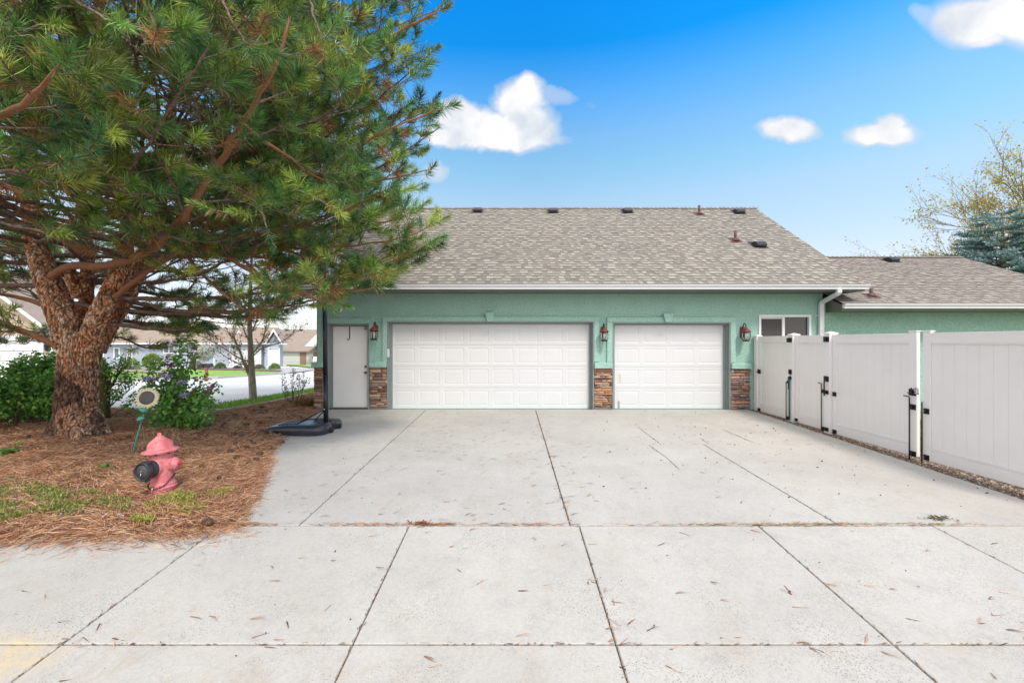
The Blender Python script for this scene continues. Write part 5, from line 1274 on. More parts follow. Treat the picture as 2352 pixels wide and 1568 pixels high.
ntn.links.new(bn.outputs[0], mxs.inputs[1]); ntn.links.new(tr.outputs[0], mxs.inputs[2]); ntn.links.new(mxs.outputs[0], ntn.nodes['Material Output'].inputs[0])
reloc(np_mesh('crown', V, T, Cc, M_needle, pine))
# cones still on the tree, each on the shoot nearest to where one shows
for (x, y) in ((789,61),(700,8),(926,128),(980,181),(893,279),(907,296),(984,299),(820,337),(878,393),(874,463),(995,236),(727,159),(402,267),(537,284),(545,40),(690,330),(930,410)):
    s_ = (px - x)**2 + (py - y)**2 + 60 * TP[:, 1]; i = int(np.argmin(s_)); o = bpy.data.objects.new('pine_cone', CONE_ME); COL.objects.link(o); o.parent = pine
    dd = Vector(TP[i]) + Vector((0, -.05, 0)); o.location = dd - Vector((PT.x, PT.y, 0)); o.rotation_euler = (RP.uniform(1.2, 2.4), RP.uniform(-.5, .5), RP.uniform(0, 6)); s = 1.35; o.scale = (s, s, s)

# ================================================================ leafy plants
def leaves(B, D, Ln, W, C, fold=.25):
    n = len(B); S = unit(np.cross(D, RN.normal(size=(n, 3)) * .5 + np.array([0, -.3, 1.]))); U = np.cross(S, D); Ln = np.asarray(Ln).reshape(-1, 1); W = np.asarray(W).reshape(-1, 1)
    V = np.stack([B, B + D*Ln*.42 - S*W*.5 + U*W*fold, B + D*Ln*.42 + S*W*.5 + U*W*fold, B + D*Ln, B + D*Ln*.45], 1)
    T = np.array([[0,4,1],[0,2,4],[1,4,3],[4,2,3]]); TT = (np.arange(n)[:, None, None]*5 + T).reshape(-1, 3)
    return V.reshape(-1, 3), TT, np.repeat(C, 5, axis=0)
def leafmat(name, rough=.5):
    m = mat(name, (1,1,1), rough, attr=True, spec=.4); nt_, b_ = nodes(m)
    t_ = nt_.nodes.new('ShaderNodeBsdfTranslucent'); x_ = nt_.nodes.new('ShaderNodeMixShader'); x_.inputs[0].default_value = .3
    v_ = nt_.nodes.new('ShaderNodeVertexColor'); v_.layer_name = 'Col'; nt_.links.new(v_.outputs[0], t_.inputs[0])
    nt_.links.new(b_.outputs[0], x_.inputs[1]); nt_.links.new(t_.outputs[0], x_.inputs[2]); nt_.links.new(x_.outputs[0], nt_.nodes['Material Output'].inputs[0]); return m
M_leaf = leafmat('green_leaves'); M_stem = mat('shrub_stem', (.16, .11, .075), .85, .3, 20)
def rdirs(n, up=0.): return unit(RN.normal(size=(n, 3)) + np.array([0, 0, up]))
def clusters(P0, per, spread, size, cols, up=.2, out=None, asp=.62):
    """leaf clumps round twig points"""
    n = len(P0) * per; ti = np.repeat(np.arange(len(P0)), per); D = rdirs(n, up)
    B = P0[ti] + RN.normal(0, spread, (n, 3)); cc_ = np.array(cols)[RN.integers(0, len(cols), n)] * RN.uniform(.75, 1.25, (n, 1)) * np.repeat(RN.uniform(.8, 1.2, len(P0)), per)[:, None]
    Ln = size * RN.uniform(.7, 1.25, n); return leaves(B, D, Ln, Ln * asp, cc_)
def grow(mb, p, d, L_, r, depth, ends, rg, split=(2, 4), ang=.6, shrink=.62, upb=.15, n=5, drop=0):
    k = 4; pts = [p.copy()]; dd = d.copy()
    for i in range(k):
        dd = (dd + Vector((rg.gauss(0, .12), rg.gauss(0, .12), rg.gauss(0, .08) + upb*.25 - drop))).normalized(); pts.append(pts[-1] + dd * L_ / k)
    mb.tube(pts, [r * (1 - .45*i/k) for i in range(k + 1)], n if depth > 1 else 4, cap=False)
    if depth == 0: ends.extend([(q_, dd.copy()) for q_ in pts[1:]]); return
    if depth <= 2: ends.extend([(q_, dd.copy()) for q_ in pts[2:]])
    for j in range(rg.randint(*split)):
        i = rg.randint(1, k); a = Vector((rg.gauss(0, 1), rg.gauss(0, 1), rg.gauss(0, .6))).normalized(); nd_ = (dd + a * ang + Vector((0, 0, upb))).normalized()
        grow(mb, pts[i], nd_, L_ * shrink * rg.uniform(.75, 1.2), r * .55, depth - 1, ends, rg, split, ang, shrink, upb, n, drop)
def plant(name, label, cat, loc, stems_, depth, leaf, seed, mstem=None, mleaf=None, group=None, clump=1, keep=None, **kw):
    """stems_: (start, direction, length, radius); leaf: (per, spread, size, colours, asp)"""
    rg = random.Random(seed); t = thing(name, label, cat, loc, 0, group); mb = MB(); ends = []
    for (p, d, L_, r) in stems_: grow(mb, Vector(p), Vector(d).normalized(), L_, r, depth, ends, rg, **kw)
    mb.build('trunk' if 'tree' in name else 'stems', mstem or M_stem, t)
    E = np.array([e[0] for e in ends])
    if keep is not None: E = E[keep(E + np.array(loc))]
    if len(E) and leaf:
        per, spread, size, cols, asp = leaf; V, T, C = clusters(E, per, spread, size, cols, asp=asp); np_mesh('foliage', V, T, C, mleaf or M_leaf, t)
    return t, E
# bushy green shrub behind the pine
GR = [(.17,.38,.07), (.22,.45,.08), (.12,.29,.05), (.27,.50,.10), (.17,.39,.12)]
rg = random.Random(31); st = []
for i in range(46):
    a = rg.uniform(0, 2*PI); rr_ = rg.uniform(0, .75); st.append(((rr_*math.cos(a)*1.2, rr_*math.sin(a)*.7, 0), (math.cos(a)*.55, math.sin(a)*.45, rg.uniform(.6, 1.2)), rg.uniform(.55, .95), .012))
lx = Vector((-10.35, 9.35, gz(0, 9.35)))
plant('leafy_shrub', 'dense bright green shrub filling the bed beside the pine trunk', 'shrub', lx, st, 2, (12, .055, .072, GR, .85), 31, split=(2, 4), ang=.75, shrink=.55, upb=.1)
# thin-leaved bush with a mossy stem just behind the trunk
b0 = P(241, 936, 9.7); b0.z = gz(0, 9.7)
t, E = plant('viburnum_bush', 'sparse leafy bush with a thick mossy stem close behind the pine trunk', 'shrub', b0, [((0, 0, .5), (.2, 0, 1), .5, .03), ((.0, 0, .5), (.35, -.1, .9), .6, .02), ((.05, 0, .3), (.75, -.1, .5), .6, .012), ((0, 0, .8), (.3, 0, 1), .4, .02), ((.0, 0, .4), (.5, 0, .8), .5, .015), ((.0, 0, .7), (.6, 0, .5), .5, .015), ((.05, 0, .1), (.9, 0, .35), .55, .008), ((.0, 0, .2), (.9, .1, .6), .6, .010), ((.0, 0, .6), (-.2, 0, 1), .7, .02)], 2,
      (3, .05, .06, GR[:4], .85), 8, mstem=mat('mossy_bark', (.10, .065, .045), .95, .4, 14, 1, 40, col2=(.09, .11, .03)), split=(2, 3), ang=.8, shrink=.6)
mb = MB(); mb.tube([(0, 0, -.05), (-.01, 0, .3), (.01, 0, .7), (-.02, 0, 1.05), (-.10, 0, 1.35)], [.115, .095, .09, .075, .04], 14, jit=.12); mb.build('trunk', MATS['mossy_bark'], t)
# lilac
LB = P(400, 990, 8.85); LB.z = gz(0, 8.85) + .02; rg = random.Random(12)
lil = thing('lilac_shrub', 'lilac shrub with heart-shaped leaves and purple flower spikes behind the hydrant', 'shrub', LB); mb = MB(); ends = []
tips = [(330,872),(345,835),(352,905),(385,832),(378,868),(415,782),(418,805),(430,785),(445,806),(402,850),(425,850),(468,868),(482,893),(492,882),(486,925),(476,955),(452,968),(440,925),(455,900),(420,915),(395,905),(365,930),(380,960),(405,955),(425,965),(470,920),(400,880),(345,950),(368,890),(462,945)]
for (x, y) in tips:
    tp = P(x, y, 8.85 + rg.uniform(-.35, .35)) - LB; b = Vector((rg.uniform(-.15, .2), rg.uniform(-.12, .12), 0)); m1 = b.lerp(tp, .45) + Vector((0, 0, .12)); m2 = b.lerp(tp, .8) + Vector((rg.uniform(-.05, .05), 0, .04))
    if rg.random() < .4: b = m1 * .4
    mb.tube([b, m1, m2, tp], [.010, .008, .006, .004], 5, cap=False)
    for u_ in np.linspace(.35, 1, 9 if y > 830 else 6):
        q_ = b.lerp(tp, u_); ends.append(q_ + Vector((rg.gauss(0, .035), rg.gauss(0, .05), rg.gauss(0, .035))))
mb.build('stems', M_stem, lil)
LG = [(.18,.40,.09), (.23,.47,.10), (.13,.31,.08), (.30,.54,.13)]
V, T, C = clusters(np.array(ends), 13, .065, .082, LG, up=-.25, asp=.85); np_mesh('foliage', V, T, C, M_leaf, lil)
M_flw = mat('lilac_flowers', (1,1,1), .6, attr=True)
for (x, y, c_, ang, L_) in ((331,868,0,-.1,.20),(352,871,0,.1,.12),(374,862,0,2.9,.20),(388,865,0,.3,.12),(418,878,0,.2,.13),(423,907,0,.3,.09),(387,824,1,1.5,.20),(381,838,1,2.4,.12),(393,838,1,.6,.10),(443,806,1,.85,.20),(480,894,1,.6,.20),(490,886,1,.6,.13)):
    p = P(x, y, 8.45) - LB; n_ = 60; d_ = np.array([math.cos(ang), 0, math.sin(ang)]); u_ = RN.random(n_); off = rdirs(n_) * (.034 * (1 - .55*u_))[:, None]
    B = np.array(p) + d_ * ((u_ - .5) * L_)[:, None] + off; cs = np.array([(.48,.36,.74), (.60,.46,.82), (.36,.22,.60), (.70,.58,.86)] if not c_ else [(.30,.03,.20), (.42,.07,.30), (.18,.02,.12)])[RN.integers(0, 4 if not c_ else 3, n_)]
    V, T, C = leaves(B, unit(off + .001), np.full(n_, .026), np.full(n_, .024), cs); np_mesh('flower_spike', V, T, C, M_flw, lil)
# dry stalks standing behind the hydrant
X, Y = G(372, 1040); t = thing('dry_stalks', 'thin dry tan stalks standing behind the hydrant bonnet', 'plant', (X, Y, gz(X, Y))); mb = MB()
for i in range(16):
    b = Vector((rc.uniform(-.35, .25), rc.uniform(-.2, .2), 0)); d = Vector((rc.uniform(-.4, .4), 0, 1)).normalized(); L_ = rc.uniform(.2, .48); mb.tube([b, b + d*L_*.5, b + d*L_ + Vector((rc.uniform(-.06, .06), 0, 0))], [.0035, .003, .002], 4, cap=False)
mb.build('stalks', mat('dry_stalk', (.50, .36, .20), .8), t)
X, Y = G(529, 985); t = thing('dry_grass_clump', 'pale dry grass clump lying in the needle bed between lilac and hoop base', 'plant', (X, Y, gz(X, Y) + .04)); n = 380; a = RN.uniform(0, 2*PI, n)
V, T, C = blades(RN.normal(0, .14, (n, 3)) * np.array([1.3, .8, .05]), unit(np.stack([np.cos(a), np.sin(a) * .8, RN.uniform(.0, .6, n)], 1)), RN.uniform(.12, .28, n), np.full(n, .005), np.array([(.62,.46,.27), (.72,.56,.36), (.5,.34,.18)])[RN.integers(0, 3, n)], .5); np_mesh('blades', V, T, C, M_leaf, t)
# small weeds in the bed
WD = [(.12,.26,.05), (.16,.32,.07), (.09,.20,.04)]
for i, (x, y, s, n_, lab) in enumerate(((20,1052,.13,16,'bright green broad-leaved weed in the bed near the sidewalk corner'), (40,1040,.10,10,'dark green weed next to the broad-leaved one'), (242,1088,.10,22,'small tuft of green weed between the trunk and the hydrant'), (164,1106,.06,9,'tiny green seedling in front of the pine trunk'), (15,1112,.07,10,'little green sprout at the edge of the flowering ground cover'), (676,1012-20,.0,0,''), (560,985,.07,16,'low green weed among pine cones beside the hoop base'), (485,1100,.08,9,'pinkish weed sprig to the driveway side of the hydrant'), (602,944,.12,26,'low green weed just inside the concrete edging'))):
    if not n_: continue
    X, Y = G(x, y); h, _, _ = mound(np.array([X]), np.array([Y])); t = thing('weed', lab, 'weed', (X, Y, gz(X, Y) + max(0, float(h[0])))); a = RN.uniform(0, 2*PI, n_)
    D = unit(np.stack([np.cos(a), np.sin(a), RN.uniform(.2, 1.4, n_)], 1)); B = D * .01 + RN.normal(0, s*.15, (n_, 3)) * np.array([1, 1, .2])
    C = np.array(WD if i != 7 else [(.4,.2,.18), (.3,.25,.12)])[RN.integers(0, 3 if i != 7 else 2, n_)]; V, T, C = leaves(B, D, np.full(n_, s), np.full(n_, s * (.6 if i == 0 else .3)), C); np_mesh('leaf_rosette', V, T, C, M_leaf, t)
# flowering ground cover along the sidewalk
def cover(name, polys, n, cols, h_, kindl):
    q = np.concatenate([scatter_poly([G(*p_) for p_ in pl], int(n * f_)) for pl, f_ in polys]); hh_, _, _ = mound(q[:, 0], q[:, 1]); n = len(q)
    D = unit(np.stack([RN.normal(0, .55, n), RN.normal(0, .55, n), np.ones(n)], 1)); B = np.stack([q[:, 0], q[:, 1], gzv(q[:, 1]) + np.maximum(hh_, 0) - .005 + RN.uniform(.1, .9, n) * h_], 1)
    C = np.array(cols)[RN.integers(0, len(cols), n)] * RN.uniform(.7, 1.25, (n, 1)); pn = np.sin(q[:, 0]*9)*np.sin(q[:, 1]*12 + 1); m_ = pn + RN.normal(0, .35, n) > .05
    V, T, C = leaves(B[m_], D[m_], RN.uniform(.25, .55, m_.sum()) * h_, RN.uniform(.12, .22, m_.sum()) * h_, C[m_]); tag(np_mesh(name, V, T, C, M_leaf), kind='stuff')
cover('ground_cover', [([(-60,1140),(40,1128),(120,1132),(190,1140),(240,1150),(235,1175),(190,1195),(90,1208),(-60,1215)], .75), ([(230,1150),(300,1160),(310,1185),(240,1190)], .04)], 15000, [(.28,.34,.07), (.20,.28,.06), (.38,.40,.10), (.14,.2,.05), (.46,.42,.13), (.40,.28,.14)], .075, '')
cover('yellow_ground_cover', [([(330,1178),(380,1160),(430,1142),(455,1148),(440,1170),(400,1190),(350,1196)], .5), ([(455,1150),(520,1128),(540,1135),(500,1160),(440,1200),(390,1208)], .2), ([(300,1195),(360,1200),(350,1212),(300,1208)], .1)], 5000, [(.46,.42,.08), (.38,.38,.08), (.52,.44,.10), (.2,.28,.06)], .065, '')
q = scatter_poly([G(*p_) for p_ in [(-60,1130),(180,1135),(300,1165),(320,1200),(60,1210)]], 60); n = len(q); h, _, _ = mound(q[:, 0], q[:, 1])
V, T, C = leaves(np.stack([q[:, 0], q[:, 1], gzv(q[:, 1]) + h + .045], 1), rdirs(n, .5), np.full(n, .016), np.full(n, .016), np.tile([.55, .42, .60], (n, 1))); tag(np_mesh('ground_cover_blossom', V, T, C, M_flw), kind='stuff')
# grass on the street strip and the far lawns
def turf(name, poly, n, h_, cols=((.20,.38,.05), (.27,.46,.07), (.15,.30,.04), (.34,.48,.09)), w_=.012):
    q = scatter_poly(poly, n); D = unit(np.stack([RN.normal(0, .35, n), RN.normal(0, .35, n), np.ones(n)], 1)); B = np.stack([q[:, 0], q[:, 1], gzv(q[:, 1]) - .005], 1)
    C = np.array(cols)[RN.integers(0, len(cols), n)] * RN.uniform(.8, 1.2, (n, 1)); V, T, C = blades(B, D, RN.uniform(.5, 1.2, n) * h_, np.full(n, w_), C, .3); tag(np_mesh(name, V, T, C, M_leaf), kind='stuff')
turf('grass', GS[:5] + GS[6:], 14000, .07); turf('side_grass', [(6.3, 5.5), (8.5, 5.5), (8.5, 10.5), (6.3, 10.5)], 6000, .22, cols=((.20,.28,.04), (.30,.32,.05), (.12,.2,.03)))
# tan and green clump of ornamental grass at the stone pier
X, Y = P(708, 929, 11.75)[:2]; n = 900; a = RN.uniform(0, 2*PI, n); r_ = np.sqrt(RN.random(n)) * .22
t = thing('ornamental_grass', 'brown and green grass clump against the stone pier by the entry door', 'plant', (X, Y, gz(0, Y)))
B = np.stack([r_*np.cos(a), r_*np.sin(a), np.zeros(n)], 1); D = unit(np.stack([np.cos(a)*r_*3.2, np.sin(a)*r_*3.2, np.full(n, .75)], 1) + RN.normal(0, .12, (n, 3)))
V, T, C = blades(B, D, RN.uniform(.18, .38, n), np.full(n, .006), np.array([(.30,.15,.07), (.22,.11,.05), (.16,.18,.05), (.38,.22,.10)])[RN.integers(0, 4, n)], .3); np_mesh('blades', V, T, C, M_leaf, t)
# bare young rose-like shrub on the edging
b0 = P(668, 930, 12.1); b0.z = gz(0, 12.1)
plant('young_shrub', 'small twiggy shrub with few olive leaves at the end of the concrete edging', 'shrub', b0, [((0,0,0), (-.38,0,1), .50, .012), ((.03,0,0), (.1,0,1), .62, .013), ((.1,0,0), (.34,0,1), .55, .010), ((.2,.1,0), (.2,0,1), .5, .010), ((0,.1,0), (-.1,.1,1), .5, .01)], 2, (2, .03, .05, [(.12,.17,.06), (.09,.12,.05), (.2,.16,.1)], .6), 17, split=(2,3), ang=.35, shrink=.6, upb=.35)
# young street tree, only just in bud
yt = P(581, 918, 13.8); yt.z = gz(0, 13.8)
ytree = thing('young_tree', 'slender bare young tree with few buds on the grass strip by the street', 'tree', yt); mb = MB(); ends = []; rg = random.Random(5)
def yl(l, rad, n=8):
    pts = [P(x, y, Y) - yt for x, y, Y in l]; mb.tube(pts, [rad * (1 - .7*i/(len(pts)-1)) for i in range(len(pts))], n, cap=False); return pts
yl([(581.5,919,13.8),(580,890,13.8),(578,859,13.8),(577,830,13.8),(575.5,800,13.8),(574,770,13.8),(573,730,13.8),(574,690,13.8),(576,640,13.8),(578,590,13.8)], .115, 14)
for l, r_ in (([(573,862,13.8),(566,848,13.7),(560,832,13.6),(553,812,13.5),(547,797,13.4),(540,780,13.3),(532,762,13.2)], .045), ([(572,829,13.8),(556,826,13.7),(535,814,13.5),(512,798,13.4),(490,786,13.3),(470,772,13.2)], .025), ([(562,838,13.6),(545,834,13.6),(520,820,13.4),(500,806,13.4),(480,798,13.3)], .02),
  ([(578,815,13.8),(585,806,13.8),(595,794,13.9),(603,780,14),(608,766,14),(611,748,14),(614,720,14)], .03), ([(578,820,13.8),(596,803,14),(615,795,14.2),(644,787,14.5),(660,776,14.6),(673,766,14.7),(688,757,14.8)], .022), ([(575,790,13.8),(568,775,13.7),(560,758,13.6),(553,735,13.5)], .028), ([(574,770,13.8),(582,755,13.9),(590,735,14),(600,705,14.2),(620,670,14.4)], .028), ([(574,735,13.8),(560,710,13.6),(548,680,13.5)], .02), ([(575,700,13.8),(590,675,14),(600,640,14)], .02)):
    pts = yl(l, r_, 6)
    for i in range(1, len(pts)):
        for j in range(4):
            d = ((pts[i] - pts[i-1]).normalized() + Vector((rg.gauss(0, .6), rg.gauss(0, .6), rg.gauss(.1, .4)))).normalized(); grow(mb, pts[i-1].lerp(pts[i], rg.random()), d, rg.uniform(.2, .5), r_*.22, 1, ends, rg, (1, 2), .5, .6, .2)
mb.build('trunk', mat('young_tree_bark', (.60, .51, .43), .85, .3, 14, .6, 40, col2=(.30, .23, .18), stretch=(1, 1, .3)), ytree)
E = np.array([e[0] for e in ends]); V, T, C = clusters(E, 1, .04, .06, [(.50,.28,.12), (.36,.32,.12), (.30,.18,.09), (.25,.32,.10)]); np_mesh('foliage', V, T, C, M_leaf, ytree)

# ---------------- trees behind the side wing
# blue spruce
sp = Vector((22.1, 20.5, gz(0, 20.5))); spr = thing('blue_spruce', 'dense blue green spruce rising behind the low shingle roof', 'tree', sp); rg = random.Random(9)
mb = MB(); mb.tube([(0, 0, 0), (0, 0, 4), (0, 0, 7.8)], [.22, .15, .02], 10); mb.build('trunk', M_stem, spr)
SPB = []; SPD = []; z = .6
while z < 7.7:
    Rr = 4.3 * (1 - z / 8.6) ** .8 + .15; nb = int(9 + Rr * 6)
    for k_ in range(nb):
        a = rg.uniform(0, 2*PI); L_ = Rr * rg.uniform(.78, 1.1)
        for s in np.arange(max(.35, L_ - 1.5), L_, .13):
            base = np.array([math.cos(a)*s, math.sin(a)*s, z + .12*s*(s/L_)**2 - .10*s])
            for sg in (-1, 1, 0): 
                d_ = np.array([math.cos(a + sg*.75), math.sin(a + sg*.75), .12 + rg.uniform(-.15, .3)]); SPB.append(base); SPD.append(d_)
    z += .235
SPB = np.array(SPB); SPD = unit(np.array(SPD)); rel = SPB[:, 1] * -.68 + SPB[:, 0] * -.72; m_ = rel > -1.2; SPB, SPD = SPB[m_], SPD[m_]
per = 22; ti = np.repeat(np.arange(len(SPB)), per); n = len(ti); u_ = RN.random(n); Bn = SPB[ti] + SPD[ti] * (u_ * .26)[:, None]; Dn = unit(SPD[ti] + rdirs(n) * .75)
cb = RN.uniform(.7, 1.3, len(SPB))[ti][:, None]; C = np.array([(.28,.42,.40), (.36,.51,.49), (.18,.30,.27), (.44,.58,.56)])[RN.integers(0, 4, n)] * cb; tipm = (u_ > .7) & (RN.random(n) < .12); C[tipm] = (.26, .26, .12)
V, T, C = blades(Bn, Dn, RN.uniform(.05, .09, n), np.full(n, .020), C, .1); np_mesh('crown', V, T, C, mat('spruce_needles', (1,1,1), .6, attr=True), spr); print('spruce', n)
# birch, newly in leaf
bi = Vector((27.8, 24.5, gz(0, 24.5))); bt = thing('birch_tree', 'airy birch with sparse yellow green leaves and drooping twigs behind the spruce', 'tree', bi); mb = MB(); ends = []; rg = random.Random(14)
mb.tube([(0, 0, 0), (.1, 0, 4), (.0, 0, 7), (.2, 0, 10)], [.25, .18, .10, .03], 10)
for i in range(40):
    z = rg.uniform(2.6, 9.6); a = rg.uniform(2.5, 4.1); el = rg.uniform(.15, .75); L_ = (7.9 - z*.46) * rg.uniform(.75, 1.1); d = Vector((math.cos(a), math.sin(a)*.8, el)).normalized()
    grow(mb, Vector((0, 0, z)), d, L_ * .72, .03, 3, ends, rg, (3, 4), .55, .58, .12, 5, .02)
mb.build('trunk', mat('birch_bark', (.42, .34, .27), .8, .3, 6, col2=(.14, .10, .08)), bt)
E = np.array([e[0] for e in ends]); V, T, C = clusters(E, 1, .12, .14, [(.64,.66,.18), (.74,.68,.22), (.54,.62,.16), (.62,.42,.15), (.50,.33,.13)], up=-.4, asp=.55); np_mesh('crown', V, T, C, M_leaf, bt); print('birch', len(E))
# ================================================================ across the street
M_blue = mat('blue_grey_siding', (.36, .40, .46), .7, .06, 2); M_blued = mat('blue_grey_recess', (.22, .25, .30), .7, .05, 2)
M_broof = mat('far_roof', (.40, .31, .24), .95, .5, 2.5, .3, 8, col2=(.26, .20, .165), stretch=(.35, 1, 2.2)); M_wt = mat('far_white_trim', (.80, .80, .78), .5)
M_gd2 = mat('far_garage_door', (.74, .74, .72), .5, .02, 1); M_wg = mat('far_window_glass', (.16, .19, .20), .15, .1, 3)
def house_at(name, label, x, y, Y): return thing(name, label, 'house', P(x, y, Y))
def part(t, name, m, fn, bevel=0, par=None):
    mb = MB(); fn(mb); o = t.location if t.parent is None else Vector((0, 0, 0)); L_ = HLOC[0]
    mb.v = [(v_[0] - L_.x, v_[1] - L_.y, v_[2] - L_.z) for v_ in mb.v]; return mb.build(name, m, par or t, bevel)
HLOC = [Vector((0, 0, 0))]
def rect(mb, x0, x1, y0, y1, Y, d0=-.05, d1=.1):
    a, b = P(x0, y1, Y), P(x1, y0, Y); mb.box(a.x, b.x, Y + d0, Y + d1, a.z, b.z)
def door_lines(mb, x0, x1, y0, y1, Y, rows=4, cols=8):
    a, b = P(x0, y1, Y), P(x1, y0, Y); H_ = (b.z - a.z) / rows; W_ = (b.x - a.x) / cols
    for r in range(rows):
        mb.box(a.x, b.x, Y - .06, Y + .05, a.z + r*H_ + .02, a.z + (r+1)*H_ - .02)
        for c in range(cols): mb.box(a.x + c*W_ + .1, a.x + (c+1)*W_ - .1, Y - .075, Y - .061, a.z + r*H_ + .12, a.z + (r+1)*H_ - .12)
def window(t, x0, x1, y0, y1, Y, mull=1):
    a, b = P(x0, y1, Y), P(x1, y0, Y); f_ = .12
    def fr(mb):
        mb.box(a.x, b.x, Y - .10, Y - .02, a.z, a.z + f_); mb.box(a.x, b.x, Y - .10, Y - .02, b.z - f_, b.z); mb.box(a.x, a.x + f_, Y - .10, Y - .02, a.z + f_, b.z - f_); mb.box(b.x - f_, b.x, Y - .10, Y - .02, a.z + f_, b.z - f_)
        for k_ in range(mull): xx = a.x + (b.x - a.x) * (k_ + 1) / (mull + 1); mb.box(xx - .05, xx + .05, Y - .09, Y - .02, a.z + f_, b.z - f_)
    w_ = part(t, 'window', M_wt, fr); part(t, 'pane', M_wg, lambda mb: mb.box(a.x + f_, b.x - f_, Y - .05, Y - .03, a.z + f_, b.z - f_), par=w_)
# blue grey house
Yb = 60.
HLOC[0] = P(420, 845, Yb); bh = thing('blue_house', 'blue grey house with white trim and two white garage doors across the street', 'house', HLOC[0])
gzb = P(0, 846, Yb).z
part(bh, 'wall', M_blue, lambda mb: (mb.box(P(175,0,Yb).x, P(601,0,Yb).x, Yb, Yb + 1, gzb - 1, P(0,789,Yb).z), mb.box(P(601,0,Yb).x + .01, P(613,0,Yb).x - .01, Yb + .9, Yb + 1.4, gzb - 1, P(0,789,Yb).z - .01), mb.box(P(613,0,Yb).x, P(646,0,Yb).x, Yb - .6, Yb + .5, gzb - 1, P(0,786,Yb).z)))
def gable(mb, xa, xp, xb, yf, yp, Y, dep, th=.0):
    a, p, b = P(xa, yf, Y), P(xp, yp, Y), P(xb, yf, Y); mb.prism([(a.x, a.z), (b.x, b.z), (p.x, p.z)], 'y', Y, Y + dep)
part(bh, 'gable', M_blue, lambda mb: (gable(mb, 617, 633, 648, 785.6, 762, Yb - .59, 1), gable(mb, 536, 554, 572, 781, 764, Yb + 1.2, 3), gable(mb, 298, 316, 336, 763, 747, Yb + 3, 3)))
def roofp(mb, x0, x1, ye, yr, Y, run):
    a, b = P(x0, ye, Y), P(x1, ye, Y); z1 = CAMZ - (yr - 784)/F*(Y + run); mb.add([(a.x, Y, a.z), (b.x, Y, a.z), (b.x, Y + run, z1), (a.x, Y + run, z1), (b.x, Y + 2*run, a.z), (a.x, Y + 2*run, a.z), (a.x, Y, a.z - .15), (b.x, Y, a.z - .15)], [(0,1,2,3), (3,2,4,5), (6,7,1,0), (1, 7, 4, 2)])
part(bh, 'roof', M_broof, lambda mb: roofp(mb, 165, 622, 787, 752, Yb - .6, 2))
def graf(mb, xa, xp, xb, yf, yp, Y, dep):
    a, p, b = P(xa, yf, Y), P(xp, yp, Y), P(xb, yf, Y)
    for s, q_ in ((-1, a), (1, b)):
        mb.add([(q_.x, Y - .5, q_.z), (p.x, Y - .5, p.z + .2), (p.x, Y + dep, p.z + .2), (q_.x, Y + dep, q_.z), (q_.x, Y - .5, q_.z - .2), (p.x, Y - .5, p.z)], [(0,1,2,3)])
for ga in ((614, 633, 652, 786.5, 758, Yb - .6, 1.2), (534, 554, 575, 782, 760, Yb + 1.2, 3), (294, 316, 340, 764, 744, Yb + 3, 3)): part(bh, 'gable_roof', M_broof, lambda mb: graf(mb, *ga))
def rake(mb, xa, xp, xb, yf, yp, Y, t_=.28):
    a, p, b = P(xa, yf, Y), P(xp, yp, Y), P(xb, yf, Y)
    for q_ in (a, b): mb.prism([(q_.x, q_.z), (p.x, p.z + .2), (p.x, p.z + .2 - t_*1.3), (q_.x, q_.z - t_)], 'y', Y - .56, Y - .50)
for ga in ((614, 633, 652, 786.5, 758, Yb - .6), (534, 554, 575, 782, 760, Yb + 1.2), (294, 316, 340, 764, 744, Yb + 3)): part(bh, 'rake_trim', M_wt, lambda mb: rake(mb, *ga))
part(bh, 'gutter', M_wt, lambda mb: (rect(mb, 165, 622, 787.5, 790.5, Yb - .72, -.1, .08), rect(mb, 642, 658, 788.5, 791, Yb - .9, -.1, .3)))
part(bh, 'downspout', M_wt, lambda mb: (rect(mb, 527.5, 529.8, 792, 846, Yb - .1, -.1, .09), rect(mb, 524, 529.8, 790.6, 792, Yb - .1, -.6, .09)))
part(bh, 'garage_door', M_gd2, lambda mb: door_lines(mb, 536, 597, 802, 845, Yb)); part(bh, 'garage_door', M_gd2, lambda mb: door_lines(mb, 618, 641, 802, 845, Yb - .6, 4, 4))
for rs_ in (((533,535.9,800,845,Yb),(597.1,600,800,845,Yb),(533,600,798.5,799.9,Yb)), ((616,617.9,800,845,Yb-.6),(641.1,643,800,845,Yb-.6),(616,643,798.8,799.9,Yb-.6))): part(bh, 'door_trim', M_wt, lambda mb: [rect(mb, *r_, -.09, -.0) for r_ in rs_])
window(bh, 376, 402, 792, 812, Yb, 1); window(bh, 292, 304, 798, 824, Yb, 1); window(bh, 262, 276, 798, 824, Yb, 0); window(bh, 215, 240, 796, 822, Yb, 1)
part(bh, 'corner_trim', M_wt, lambda mb: [rect(mb, *r_, -.07, -.0) for r_ in ((408,411,791,846,Yb),(304.5,307,791,846,Yb),(491,493,791,846,Yb))])
